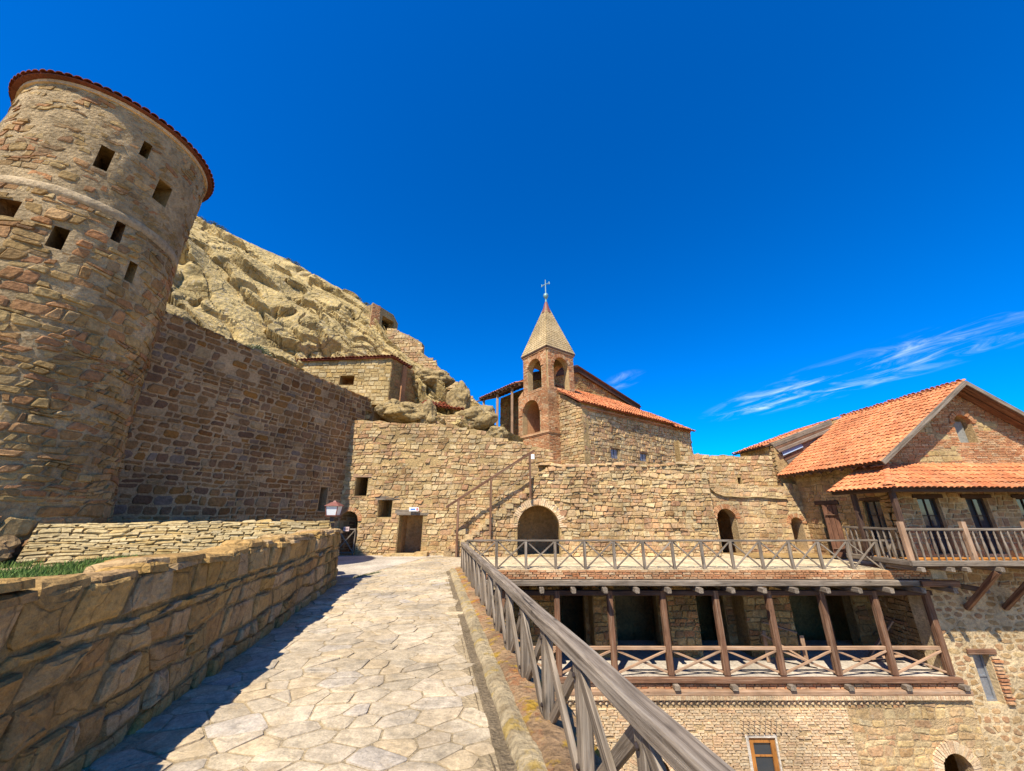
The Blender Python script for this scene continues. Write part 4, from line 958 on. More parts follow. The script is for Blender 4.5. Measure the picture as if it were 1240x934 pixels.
for sgn in (-1, 1): beam('cross_tip', Vector((ap.x, ap.y, 15.28)) + xd * .27 * sgn, Vector((ap.x, ap.y, 15.44)) + xd * .27 * sgn, .06, .05, M['copper'], bell)
# porch to the left of the bell tower
porch = thing('church_porch', (-.6, 21.8, 4.8), 'wooden porch with red tiled lean-to roof beside the bell tower', 'porch')
PO = K_left + CL * .42; PL = 4.1
pe = Vector((PO.x, PO.y, 8.95)) - CD * .12 + CL * .05
pv = CD * 2.2 + Vector((0, 0, .79))
tiled(porch, pe + CL * PL, -CL, pv, PL, 2.4, M['tile'], tw=.22, tl=.4, seed=8, maxn=80, minpx=4)
mk('roof_deck', [tuple(pe + CL * a + pv.normalized() * b + Vector((0, 0, c))) for c in (-.07, .0) for a, b in ((PL, 0), (0, 0), (0, 2.4), (PL, 2.4))], [(0, 3, 2, 1), (4, 5, 6, 7), (0, 1, 5, 4), (1, 2, 6, 5), (2, 3, 7, 6), (3, 0, 4, 7)], M['dark_wood'], porch)
for k in (.75, 2.3, 3.9): p = PO + CL * k + CD * .1; beam('post', (p.x, p.y, 5.0), (p.x, p.y, 8.9), .15, .15, M['rail_wood'], porch)
beam('plate', tuple(pe + CD * .25 - Vector((0, 0, .05))), tuple(pe + CD * .25 + CL * PL - Vector((0, 0, .05))), .16, .14, M['brown_wood'], porch)
for k in range(11): p = pe + CL * (.2 + k * .42) + Vector((0, 0, -.10)); beam('rafter', tuple(p), tuple(p + pv * .9), .07, .09, M['brown_wood'], porch)
Spz, Npz = plane(tuple((PO + CL * 4.1 + CD * 1.6)[:2]) + (4.6,), -CL)
slab(porch, Spz, [(0, 0), (4.1, 0), (4.1, 4.7), (0, 4.7)], [], .3, M['brick_mortar'])
lay(porch, Spz, Npz, coursed(4.1, 4.6, (.10, .24), (.14, .5), 141, wav=.045, slant=.05, jit=.04, split=.2), [], None, M['tower'], h=(.01, .05), joint=.012, seed=142, minpx=6)

# ================================================================== HOUSE WITH BALCONY (right)
house = thing('stone_house', (16, 15.5, -7.5), 'stone and brick house with orange tiled gable roof and arched attic niche', 'house')
HX, HY = 12.95, 13.2
Sh, Nh = plane((HX, HY, -7.5), (1, 0, 0)); HW = 6.9; hz = lambda z: z + 7.5; hx = lambda x: x - HX
M['house_mortar'] = stone_mat('house_mortar', [(.50, .38, .225), (.54, .42, .26)], bump=1.0, scale=9, dirt=(.37, .275, .155), dirt_amt=.5, sat=1.12)
win_x = (13.62, 15.25, 16.95, 18.5)
Shl, Nhl = plane((12.74, HY, -7.5), (1, 0, 0)); HWL = HX + HW - 12.74
hl_h = [('rect', 13.72 - 12.74, 14.22 - 12.74, hz(-3.55), hz(-2.32), 0)]; hl_out = [(0, 0), (HWL, 0), (HWL, 7.0), (0, 7.0)]
slab(house, Shl, hl_out, hl_h, .45, M['house_mortar'], name='lower_core')
lay(house, Shl, Nhl, [[(a, b + 1.5) for a, b in c] for c in rubble(HWL, 5.5, .27, .17, 151, vary=.55)], hl_h, hl_out, M['house'], h=(.002, .018), joint=.042, seed=152, tilt=.4, minpx=5.5, drop=.22, rk=.28)
Sh, Nh = plane((HX, HY, -.5), (1, 0, 0)); hz2 = lambda z: z + .5
h_out = [(0, 0), (HW, 0), (HW, 3.25), (0, 3.25)]
h_h = [('rect', hx(x), hx(x) + .72, hz2(.42), hz2(2.16), 0) for x in win_x]
slab(house, Sh, h_out, h_h, .45, M['house_mortar'])
lay(house, Sh, Nh, coursed(HW, 3.25, (.10, .26), (.14, .5), 153, wav=.05, slant=.05, jit=.04, split=.2), h_h, h_out, M['house'], h=(.004, .03), joint=.02, seed=154, tilt=.4, minpx=5.5)
def window(root, S, u0, u1, v0, v1, n, cols, rows_, fm, gm, name='window', fr_=.055):
    w = band(root, S, u0, u1, v0, v1, n - .03, n - .012, gm, name)
    f = fr_
    for a, b, c, d in ((u0, u0 + f, v0, v1), (u1 - f, u1, v0, v1), (u0 + f, u1 - f, v0, v0 + f), (u0 + f, u1 - f, v1 - f, v1)): band(w, S, a, b, c, d, n - .02, n + .03, fm, 'frame')
    for i in range(1, cols): x = u0 + (u1 - u0) * i / cols; band(w, S, x - .016, x + .016, v0 + f, v1 - f, n - .015, n + .016, fm, 'muntin')
    for i in range(1, rows_): y = v0 + (v1 - v0) * i / rows_; band(w, S, u0 + f, u1 - f, y - .016, y + .016, n - .014, n + .018, fm, 'muntin')
    return w
M['frame_wood'] = wood_mat('dark_frame_wood', (.035, .022, .016), (.075, .05, .035))
for q in h_h[:4]: window(house, Sh, q[1], q[2], q[3], q[4], -.14, 2, 3, M['frame_wood'], M['glass']); lintel(house, Sh, q[1] - .14, q[2] + .14, q[4], M['dark_wood'], .09, .12)
q = hl_h[0]; window(house, Shl, q[1], q[2], q[3], q[4], -.22, 1, 2, M['lead'], M['lead']); lintel(house, Shl, q[1] - .15, q[2] + .2, q[4] + .01, M['brown_wood'], .12, .14)
for i in range(13): band(house, Shl, q[2] + .02, q[2] + .20 + random.uniform(0, .1), q[3] + .02 + i * .092, q[3] + .075 + i * .092, -.05, .05 + random.uniform(0, .04), M['brick'], 'jamb_brick')
M['frame_grey'] = plain('grey_green_board', (.22, .21, .17), .8)
# gable of thin bricks with stone patches
Sgb, Ngb = plane((HX, HY, 2.752), (1, 0, 0)); gz0 = 2.752; GX = 16.12 - HX
gb_out = [(0, 0), (HW, 0), (HW, .55), (GX, 6.02 - gz0 - .05), (0, .55)]
gb_h = [('arch', 15.83 - HX, 16.47 - HX, 4.02 - gz0, 5.02 - gz0, 0)]
slab(house, Sgb, gb_out, gb_h, .45, M['brick_mortar'], name='gable_core')
patch = lambda u, v: noise.noise(Vector((u * .9 + 7, v * 2.2, 1.5))) > .30 and abs(u - GX) > .55
lay(house, Sgb, Ngb, coursed(HW, 3.3, (.055, .066), (.17, .27), 161, wav=.006, jit=.006), gb_h, gb_out, M['brick'], h=(.008, .028), joint=.008, seed=162, name='brick', stuff='gable_bricks', minpx=4.5, skip=lambda u, v, r: patch(u, v), maxn=300, tilt=.2)
lay(house, Sgb, Ngb, coursed(HW, 3.3, (.16, .26), (.2, .5), 163, wav=.02, jit=.03), gb_h, gb_out, M['dry'], h=(.006, .02), joint=.02, seed=164, name='gable_stone', stuff='gable_stones', minpx=6, skip=lambda u, v, r: not patch(u, v))
voussoirs(house, Sgb, gb_h[0], M['brick'], d=.15, bw=.06)
q = gb_h[0]; P = hole_poly(q, .01); m = len(P)
mk('niche_panel', [Sgb(a, b, -.36) for a, b in P], [tuple(range(m))], M['tower'], house)
nk = band(house, Sgb, q[1] + .06, q[2] - .10, q[3] + .02, q[4] - .2, -.35, -.20, M['frame_grey'], 'niche_shutter')
# left side wall
Shs, Nhs = plane((HX, 18.0, -.4), (0, -1, 0)); SW = 18.0 - HY; sy = lambda y: 18.0 - y
hs_out = [(0, 0), (SW - .01, 0), (SW - .01, 3.85), (0, 3.85)]
hs_h = [('rect', sy(16.65), sy(15.75), .45, 2.42, .5), ('rect', sy(14.55), sy(13.85), .95, 2.5, 0)]
slab(house, Shs, hs_out, hs_h, .4, M['facade_mortar'], name='side_core', rmat=M['dark_wood'])
lay(house, Shs, Nhs, coursed(SW, 3.85, (.10, .26), (.14, .5), 171, wav=.05, slant=.05, jit=.04, split=.2), hs_h, hs_out, M['house'], h=(.008, .04), joint=.016, seed=172, tilt=.4, minpx=5.5)
q = hs_h[1]; window(house, Shs, q[1], q[2], q[3], q[4], -.10, 2, 3, M['frame_wood'], M['glass']); lintel(house, Shs, q[1] - .12, q[2] + .12, q[4], M['dark_wood'], .09, .1)
q = hs_h[0]; lintel(house, Shs, q[1] - .15, q[2] + .15, q[4], M['dark_wood'], .10, .16)
dr = thing('house_door', (HX - .2, 15.8, .05), 'brown plank door standing open beside the stone house steps', 'door')
for i in range(3): x0 = HX - .01 - i * .095; yy = 15.80 + i * .125; beam('plank', (x0 - .05, yy, .06), (x0 - .05, yy, 1.98), .045, .150, M['dark_door'], dr, side=(-.6, .8, 0))
for z in (.35, 1.6): beam('ledger', (HX - .08, 15.74, z), (HX - .30, 16.04, z), .09, .03, M['brown_wood'], dr)
# roofs
EZ, RZ, EX, RX = 3.30, 6.08, 12.33, 16.10; RV = Vector((RX - EX, 0, RZ - EZ)); RL = RV.length
Y0, Y1 = 12.62, 17.85
roof(house, (EX, Y1, EZ), (0, -1, 0), RV, Y1 - Y0, RL, 12, 300, tw=.172, tl=.33, th=.09, deck='dark_wood')
RV2 = Vector((-(RX - EX), 0, RZ - EZ)); roof(house, (2 * RX - EX, Y0, EZ), (0, 1, 0), RV2, Y1 - Y0, RL, 13, 0, tw=.172, tl=.33, th=.09, deck='dark_wood')
for i in range(14): put('ridge_tile', TILES.get((.172, .33, M['tile'].name)), None, house, (RX, Y1 - i * .375, RZ + .03), Matrix((Vector((-1, 0, 0)), Vector((0, -1, 0)), Vector((0, 0, 1)))).transposed().to_4x4() @ Matrix.Scale(1.35, 4, (1, 0, 0)))
beam('barge_board', (EX - .04, Y0 - .02, EZ - .06), (RX, Y0 - .02, RZ - .02), .045, .15, M['grey_wood'], house); beam('barge_board', (RX, Y0 - .02, RZ - .02), (2 * RX - EX + .04, Y0 - .02, EZ - .06), .045, .15, M['grey_wood'], house)
for k in range(2):
    for sgn in (-1, 1): beam('rake_soffit', (RX + sgn * (RX - EX), Y0 + .14 + k * .28, EZ - .14), (RX + sgn * .02, Y0 + .14 + k * .28, RZ - .13), .24, .03, M['brown_wood'], house)
for i in range(11): y = Y0 + .3 + i * .5; beam('rafter_end', (EX + .03, y, EZ - .11), (HX + .1, y, EZ - .11 + (HX + .07 - EX) * (RZ - EZ) / (RX - EX)), .08, .1, M['brown_wood'], house)
# veranda roof: front slope, hip and a short left slope
VZ, VT, VX, VY = 2.40, 3.26, 11.55, 11.88
fv = Vector((0, HY - VY, VT - VZ)); FLn = fv.length; kx = (HX - VX) / FLn
tiled(house, (VX, VY, VZ), (1, 0, 0), fv, 20.2 - VX, FLn, M['tile'], tw=.172, tl=.33, seed=14, maxn=300, minpx=4, inside=lambda u, v: u > v * kx - .05)
mk('front_deck', [(VX, VY, VZ - .02), (20.2, VY, VZ - .02), (20.2, HY, VT - .02), (HX, HY, VT - .02)], [(0, 1, 2, 3)], M['dark_wood'], house)
sv = Vector((HX - VX, 0, VT - VZ)); SLn = sv.length; VE = 14.25; ky = (HY - VY) / SLn
mk('side_deck', [(VX, VE, VZ - .02), (VX, VY, VZ - .02), (HX, HY, VT - .02), (HX, VE, VT - .02)], [(0, 1, 2, 3)], M['dark_wood'], house)
tiled(house, (VX, VE, VZ), (0, -1, 0), sv, VE - VY, SLn, M['tile'], tw=.172, tl=.33, seed=15, maxn=100, minpx=4, inside=lambda u, v: (VE - VY) - u > v * ky - .05)
hip0, hip1 = Vector((VX, VY, VZ + .06)), Vector((HX, HY, VT + .08)); hd = (hip1 - hip0); hn = hd.normalized(); hu = hn.cross(Vector((0, 0, 1))).normalized()
for i in range(7): put('hip_tile', TILES.get((.172, .33, M['tile'].name)), None, house, hip0 + hd * (i / 7), Matrix((hu, hn, hu.cross(hn))).transposed().to_4x4() @ Matrix.Scale(1.15, 4, (1, 0, 0)))
# make the front deck stop at the hip
beam('veranda_plate', (VX + .16, VY + .16, VZ - .06), (20.1, VY + .16, VZ - .06), .13, .12, M['dark_wood'], house); beam('veranda_plate', (VX + .18, VY + .1, VZ - .06), (VX + .18, VE, VZ - .06), .12, .12, M['dark_wood'], house)
for x, y in ((11.78, 12.1), (11.78, 13.5), (14.2, 12.1), (17.0, 12.1), (19.4, 12.1)): beam('veranda_post', (x, y, .33), (x, y, VZ - .12), .13, .13, M['dark_wood'], house) if x < 12 or x > 16 else None
# balcony
BZ = .30; BX0, BX1, BY0 = 11.62, 20.0, 11.98
bal = thing('house_balcony', (15, 12.5, BZ), 'wooden balcony with turned grey balusters and slanted struts on the stone house', 'balcony')
y = BY0 + .06
while y < HY - .05: beam('floor_board', (BX0 + .02, y, BZ), (BX1, y, BZ), .125, .04, M['floor_wood'], bal); y += .135
y = HY + .06
while y < 14.1: beam('floor_board', (BX0 + .02, y, BZ), (HX - .06, y, BZ), .125, .04, M['floor_wood'], bal); y += .135
beam('edge_beam', (BX0 - .05, BY0, BZ - .02), (BX1, BY0, BZ - .02), .10, .15, M['grey_wood'], bal); beam('edge_beam', (BX0, BY0 + .05, BZ - .02), (BX0, 14.2, BZ - .02), .10, .15, M['grey_wood'], bal)
for x in (11.75, 12.6, 13.05, 14.02, 15.2, 16.4, 17.6, 18.8): beam('joist', (x, BY0 - .13, BZ - .17), (x, HY - .05, BZ - .17), .12, .12, M['grey_wood'], bal)
for x in (14.02, 15.2, 16.4, 17.6, 18.8): beam('strut', (x, BY0 + .02, BZ - .24), (x, HY - .02, -1.12), .13, .13, M['brown_wood'], bal)
for x, y in ((BX0 + .02, BY0 + .03), (13.5, BY0 + .03), (15.38, BY0 + .03), (17.26, BY0 + .03), (19.1, BY0 + .03), (BX0 + .02, 13.35)): beam('newel', (x, y, BZ - .05), (x, y, BZ + 1.12), .13, .13, M['rail_wood'] if y < 13 else M['dark_wood'], bal)
beam('handrail', (BX0, BY0 + .03, BZ + .90), (BX1, BY0 + .03, BZ + .90), .07, .07, M['grey_wood'], bal); beam('handrail', (BX0 + .02, BY0 + .03, BZ + .90), (BX0 + .02, 14.1, BZ + .90), .07, .07, M['grey_wood'], bal)
bp_ = [(.022, .04), (.022, .14), (.03, .17), (.022, .20), (.034, .30), (.040, .38), (.030, .52), (.021, .62), (.034, .66), (.021, .70), (.028, .76), (.022, .80), (.022, .87)]
V = []; F = []; seg = 8; mm = len(bp_)
for i in range(seg):
    a = 2 * math.pi * i / seg
    for r, z in bp_: V.append((r * math.cos(a), r * math.sin(a), z))
for i in range(seg):
    for j in range(mm - 1): F.append((i*mm + j, ((i+1) % seg)*mm + j, ((i+1) % seg)*mm + j + 1, i*mm + j + 1))
bme = bpy.data.meshes.new('baluster'); bme.from_pydata(V, [], F); bme.materials.append(M['grey_wood']); bme.polygons.foreach_set('use_smooth', [True] * len(bme.polygons))
x = BX0 + .22
while x < 19.9:
    if min(abs(x - k) for k in (13.5, 15.38, 17.26, 19.1)) > .09: put('baluster', bme, None, bal, (x, BY0 + .03, BZ))
    x += .209
y = BY0 + .25
while y < 14.1: put('baluster', bme, None, bal, (BX0 + .02, y, BZ)); y += .2
# back wing of the house with its own low roof and skylight
wing = thing('rear_wing', (13, 19, 2.5), 'small rear wing with shallow orange tile roof and glazed roof light', 'house')
Swg, Nwg = plane((12.42, 20.6, 2.3), (0, -1, 0)); 
slab(wing, Swg, [(0, 0), (2.75, 0), (2.75, 2.45), (0, 2.45)], [], .4, M['facade_mortar'])
lay(wing, Swg, Nwg, rubble(2.75, 2.4, .3, .18, 181, vary=.5), [], None, M['facade'], h=(.006, .03), joint=.02, seed=182, minpx=6)
Swf, Nwf = plane((12.42, 17.86, 2.3), (1, 0, 0))
slab(wing, Swf, [(0, 0), (3.6, 0), (3.6, 3.74), (0, 2.50)], [], .3, M['facade_mortar'], name='front_core')
wv = Vector((3.9, 0, 1.35)); roof(wing, (12.12, 20.75, 4.72), (0, -1, 0), wv, 2.75, wv.length, 16, 120, tw=.22, tl=.4, th=.07, deck='dark_wood')
for k, (a, b) in enumerate(((.45, .10), (.9, .10))):
    beam('rake_beam', (12.3 + a * .2, 17.97 - k * .28, 4.78 - k * .36), (15.6, 17.97 - k * .28, 5.93 - k * .36), .1, .14, M['grey_wood'], wing)
for k in range(7): beam('gable_board', (12.40 + k * .10, 17.84 - (k % 2) * .012, 4.70 - k * .16), (15.5, 17.84 - (k % 2) * .012, 5.80 - k * .16), .05, .15, M['brown_wood' if k % 3 == 1 else 'grey_wood'], wing)
mk('roof_light', [(12.72, 17.72, 4.22), (13.75, 17.72, 4.62), (13.75, 17.83, 4.86), (12.72, 17.83, 4.46)], [(0, 1, 2, 3)], glass_mat('bright_glazing', (.30, .36, .42), .25), wing)

# ================================================================== TIMBER GALLERY UNDER THE TERRACE
GY = 13.05; GF = -2.80
gal = thing('timber_gallery', (6, GY, GF), 'brown timber gallery with cross braced rail under the paved terrace', 'gallery')
beam('fascia_beam', (-1.45, 12.80, -.35), (12.75, 12.80, -.35), .20, .16, M['grey_wood'], gal, rings=9, wob=.008)
beam('fascia_end', (12.35, 12.72, -.36), (13.5, 12.72, -.36), .18, .16, M['brown_wood'], gal)
for i in range(17): x = -1.0 + i * .945; beam('joist', (x, 12.52, -.52), (x, 15.2, -.52), .13, .14, M['grey_wood'], gal)
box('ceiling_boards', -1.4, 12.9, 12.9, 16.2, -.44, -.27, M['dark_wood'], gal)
posts = [-1.62 * 1 + 3.0 - 1.62 + 1.62 * k for k in range(9)]
posts = [3.0 + 1.625 * k for k in range(-2, 7)]
for x in posts: beam('post', (x, GY, GF + .02), (x, GY, -.60), .17, .17, M['brown_wood'], gal, rings=4, wob=.006)
beam('top_plate', (-1.3, GY, -.66), (12.9, GY, -.66), .16, .14, M['dark_wood'], gal, rings=5)
beam('handrail', (-.3, GY, -2.12), (posts[-1], GY, -2.12), .08, .09, M['rail_wood'], gal, rings=9, wob=.006)
for a, b in zip(posts, posts[1:]):
    beam('brace', (a + .09, GY - .02, GF + .07), (b - .09, GY - .02, -2.19), .05, .055, M['rail_wood'], gal); beam('brace', (a + .09, GY + .03, -2.19), (b - .09, GY + .03, GF + .07), .05, .055, M['rail_wood'], gal)
beam('sill_beam', (-.5, 12.90, GF - .06), (12.85, 12.90, GF - .06), .15, .13, M['brown_wood'], gal, rings=9, wob=.006)
box('floor', -.5, 12.9, 12.98, 16.3, GF - .16, GF - .02, M['concrete'], gal)
beam('lower_beam', (-.5, 12.83, GF - .33), (12.95, 12.83, GF - .33), .14, .12, M['rail_wood'], gal, rings=9)
for x in posts: beam('bracket', (x + .02, 12.70, GF - .19), (x + .02, 13.1, GF - .19), .16, .12, M['grey_wood'], gal)
Sgk, Ngk = plane((-.5, 12.93, GF - .41), (1, 0, 0)); mk('band_core', *box_geo(-.5, 12.92, 12.931, 13.3, GF - .41, GF - .161), M['brick_mortar'], gal)
lay(gal, Sgk, Ngk, coursed(13.4, .25, (.06, .064), (.2, .27), 198, wav=.003, jit=.005), [], None, M['brick'], h=(.02, .035), joint=.007, seed=199, name='band_brick', stuff='band_bricks', minpx=4.5, tilt=.1, maxn=120)
# rear wall of the gallery with piers
rear = thing('gallery_rear_wall', (6, 15.2, GF), 'shaded rubble back wall with piers behind the timber gallery', 'wall')
Sr, Nr = plane((-.6, 15.3, GF - .05), (1, 0, 0)); RW = 13.6; r_out = [(0, 0), (RW, 0), (RW, 2.45), (0, 2.45)]
r_h = [('rect', 10.5, 12.8, .02, 2.3, 2.0), ('rect', 4.3, 5.8, .02, 2.25, 2.0), ('rect', 7.2, 8.2, .02, 2.25, 2.0), ('rect', 2.3, 3.2, .02, 2.2, 2.0)]
slab(rear, Sr, r_out, r_h, .4, M['low_mortar'], rmat=M['tower'])
lay(rear, Sr, Nr, coursed(RW, 2.45, (.11, .26), (.16, .55), 191, wav=.05, slant=.05, jit=.04, split=.2), r_h, r_out, M['tower'], h=(.01, .05), joint=.014, seed=192, minpx=6, tilt=.5)
for x0, x1 in ((.6, 1.5), (2.75, 3.5), (5.3, 6.3), (7.9, 9.5)):
    S, N = plane((x0, 14.55, GF - .04), (1, 0, 0)); box('pier_core', x0, x1, 14.551, 15.31, GF - .04, -.45, M['low_mortar'], rear)
    lay(rear, S, N, coursed(x1 - x0, 2.35, (.11, .24), (.16, .5), int(x0 * 10), wav=.04, slant=.05, jit=.04, split=.2), [], None, M['tower'], h=(.01, .05), joint=.014, seed=int(x0 * 7), name='pier_stone', stuff='pier_stones', minpx=7, maxn=25, tilt=.5)
Ss2, Ns2 = plane((12.9, 15.3, GF - .05), (0, -1, 0)); slab(rear, Ss2, [(0, 0), (1.98, 0), (1.98, 2.4), (0, 2.4)], [], .3, M['low_mortar'], name='side_core')
lay(rear, Ss2, Ns2, coursed(1.98, 2.4, (.11, .26), (.16, .5), 195, wav=.05, jit=.04, split=.2), [], None, M['house'], h=(.01, .06), joint=.014, seed=196, minpx=6)
beam('door_frame', (9.5, 15.2, GF), (9.5, 15.2, -.5), .14, .14, M['dark_wood'], rear); beam('door_frame', (11.15, 15.2, GF), (11.15, 15.2, -.5), .14, .14, M['dark_wood'], rear)
# loose timbers on the gallery floor
lt = thing('stacked_planks', (8.5, 14.2, GF), 'loose plank ends and trestle leaning on the gallery floor', 'planks')
for a, b in (((8.0, 14.0, -2.0), (9.3, 13.6, -2.75)), ((8.3, 14.3, -1.75), (9.1, 13.9, -1.95)), ((8.15, 14.1, -2.8), (8.15, 14.1, -1.95)), ((9.15, 13.8, -2.8), (9.15, 13.8, -2.0)), ((10.9, 14.2, -2.78), (12.4, 14.0, -2.6)), ((11.6, 14.4, -2.75), (12.5, 14.2, -1.7))): beam('plank', a, b, .12, .04, M['rail_wood'], lt)

# brick facade below the gallery
low_f = thing('brick_facade', (6, 12.9, -7.5), 'pale patterned brick front with small orange window below the timber gallery', 'facade')
Sq, Nq = plane((-.6, 12.86, -7.5), (1, 0, 0)); QW = 13.54; qx = lambda x: x + .6; qz = lambda z: z + 7.5
q_h = [('rect', qx(6.42), qx(7.22), qz(-5.4), qz(-4.12), 0), ('arch', qx(11.55), qx(12.35), qz(-6.2), qz(-4.48), 1.2), ('arch', qx(3.35), qx(4.25), qz(-6.2), qz(-4.55), 1.2)]
QT = qz(-3.20); q_out = [(0, 0), (QW, 0), (QW, QT), (0, QT)]
slab(low_f, Sq, q_out, q_h, .4, M['pale_mortar'], rmat=M['tower'])
bk = [[(a, b + 1.9) for a, b in c] for c in coursed(9.95, QT - 1.9 - .30, (.060, .068), (.2, .30), 201, wav=.006, jit=.006)]
def loz(u, v, r):       # openwork diamonds left in the brickwork
    for cu in (qx(2.2), qx(5.2), qx(8.35), qx(9.3)):
        du, dv = abs(u - cu) / .5, abs(v - qz(-4.15)) / .30
        if .62 < du + dv < 1.0 and int((u + v * 3) * 9) % 2: return True
    return False
lay(low_f, Sq, Nq, bk, q_h, None, M['pale_brick'], h=(.016, .034), joint=.009, seed=202, name='brick', stuff='facade_bricks', minpx=4.0, skip=loz, tilt=.15)
st = [[(a + 9.98, b + 1.2) for a, b in c] for c in coursed(QW - 9.98, QT - 1.25, (.10, .26), (.14, .5), 203, wav=.05, slant=.06, jit=.05, split=.2)]
lay(low_f, Sq, Nq, st, q_h, None, M['facade'], h=(.003, .02), joint=.022, seed=204, minpx=6, tilt=.5, drop=.12)
dentils(low_f, Sq, .1, 11.6, QT - .20, .17, M['pale_brick'], h=.055, d=.07); dentils(low_f, Sq, .185, 11.6, QT - .14, .17, M['pale_brick'], h=.055, d=.07, name='upper_dentil_course')
band(low_f, Sq, 0, QW - .02, QT - .085, QT - .003, -.02, .085, M['pale_brick'], 'cornice')
soldier = coursed(QW - .1, .12, (.12, .12), (.055, .075), 207, wav=.0, jit=.004)
Sso, Nso = plane((-.55, 12.78, -3.30), (1, 0, 0)); lay(low_f, Sso, Nso, soldier, [], None, M['pale_brick'], h=(.008, .02), joint=.006, seed=208, name='soldier_brick', stuff='soldier_course', minpx=50)
mk('soldier_core', *box_geo(-.55, 12.9, 12.782, 12.86, -3.305, -3.175), M['pale_mortar'], low_f)
voussoirs(low_f, Sq, q_h[1], M['pale_brick'], d=.26, bw=.07); voussoirs(low_f, Sq, q_h[2], M['pale_brick'], d=.26, bw=.07)
q = q_h[0]; window(low_f, Sq, q[1] + .06, q[2] - .02, q[3], q[4] - .05, -.06, 1, 3, M['door_wood'], M['glass'], fr_=.12)
M['lime'] = stone_mat('lime_wash', [(.66, .58, .46)], bump=.5, scale=12, dirt=(.5, .42, .3), sat=1.0)
band(low_f, Sq, q[1] - .02, q[1] + .055, q[3], q[4], -.14, .012, M['lime'], 'reveal'); band(low_f, Sq, q[1] - .04, q[2] + .04, q[4] - .045, q[4] + .03, -.14, .014, M['lime'], 'reveal'); band(low_f, Sq, q[2] - .015, q[2] + .03, q[3], q[4] - .05, -.14, .012, M['lime'], 'reveal')
for r in range(4): dentils(low_f, Sq, q[1] - .18 + r * .02, q[2] + .3 - r * .07, q[4] + .10 + r * .085, .15, M['pale_brick'], name='openwork_course', d=.09, h=.05)
box('side_return', -1.4, -.58, 12.9, 13.3, -7.5, -.45, M['low_mortar'], low_f)
# wall under the house corner, joins facade and house
# ================================================================== RAILINGS
nr = thing('path_railing', pw(1.05, 5, .08), 'weathered grey wooden railing with crossed braces along the path edge', 'railing')
RLAT = 1.04; z0, z1 = .06, .72
al = [12.45 - .805 * k for k in range(16)]
for k, a in enumerate(al): beam('post', pw(RLAT, a, z0), pw(RLAT, a, z1), .095, .085, M['grey_wood'], nr, side=tuple(PN), rings=4, wob=.005)
beam('handrail', pw(RLAT, al[0] + .1, z1 + .045), pw(RLAT, al[-1] - .5, z1 + .045), .125, .10, M['grey_wood'], nr, rings=24, wob=.006)
for a, b in zip(al, al[1:]):
    beam('brace', pw(RLAT + .012, a - .05, z0 + .03), pw(RLAT + .012, b + .05, z1 - .02), .035, .075, M['grey_wood'], nr); beam('brace', pw(RLAT - .028, a - .05, z1 - .02), pw(RLAT - .028, b + .05, z0 + .03), .035, .075, M['grey_wood'], nr)
bv = [(.0, .012, 0)]; seg = 8; V = []; F = []
for r_, y_ in ((.017, 0), (.017, .008), (.010, .014)):
    for i in range(seg): V.append((r_ * math.cos(i * 2 * math.pi / seg), r_ * math.sin(i * 2 * math.pi / seg), y_))
for j in range(2):
    for i in range(seg): F.append((j*seg + i, j*seg + (i+1) % seg, (j+1)*seg + (i+1) % seg, (j+1)*seg + i))
F.append(tuple(2*seg + i for i in range(seg))); bolt_me = bpy.data.meshes.new('bolt'); bolt_me.from_pydata(V, [], F); bolt_me.materials.append(M['metal'])
brot = Matrix((PD.normalized(), Vector((0, 0, 1)), -PN.normalized())).transposed().to_4x4()
for a in al[6:]:
    for zz in (z1 - .07, z0 + .12): put('bolt', bolt_me, None, nr, pw(RLAT - .049, a + random.uniform(-.01, .01), zz), brot)
tr = thing('terrace_railing', (5.5, 13.0, 0), 'thin grey wooden railing of crossed bars along the terrace edge', 'railing')
TY = 13.0; tx = [-1.42 + .932 * k for k in range(15)] + [12.15]
for x in tx: beam('post', (x, TY, -.01), (x, TY, .80), .085, .075, M['grey_wood'], tr, rings=3)
beam('handrail', (-1.45, TY, .83), (12.2, TY, .83), .075, .055, M['grey_wood'], tr, rings=18, wob=.005)
for a, b in zip(tx, tx[1:]):
    beam('brace', (a + .04, TY - .02, .04), (b - .04, TY - .02, .79), .035, .042, M['grey_wood'], tr); beam('brace', (a + .04, TY + .025, .79), (b - .04, TY + .025, .04), .035, .042, M['grey_wood'], tr)

# ================================================================== ON THE ROCK
ob = thing('rock_dwelling', (-7.5, 18.5, 5), 'small stone dwelling with tiled eave and one dark window built against the rock', 'house')
Sob, Nob = plane((-10.85, 17.9, 5.4), (1, 0, 0)); OW = 4.68
o_out = [(0, 0), (3.75, 0), (3.75, 1.35), (OW, 1.35), (OW, 3.86), (0, 3.65)]; o_h = [('rect', 2.13, 2.86, 2.38, 2.88, .6)]
slab(ob, Sob, o_out, o_h, .35, M['facade_mortar'], rmat=M['tower'])
lay(ob, Sob, Nob, coursed(OW, 3.85, (.16, .28), (.2, .5), 211, wav=.03, jit=.03, split=.15), o_h, o_out, M['dry'], h=(.006, .03), joint=.018, seed=212, minpx=6)
Sor, Nor = plane((-6.17, 17.9, 5.4), (.42, .907, 0)); o2 = [(0, 1.35), (3.6, 1.1), (3.6, 3.6), (0, 3.86)]
slab(ob, Sor, o2, [], .3, M['low_mortar'], name='side_core')
lay(ob, Sor, Nor, coursed(3.6, 3.9, (.12, .24), (.16, .45), 213, wav=.03, jit=.03, split=.15), [], o2, M['tower'], h=(.006, .03), joint=.014, seed=214, minpx=6)
band(ob, Sor, .75, 1.05, 1.3, 3.72, -.01, .12, M['brick'], 'brick_pilaster')
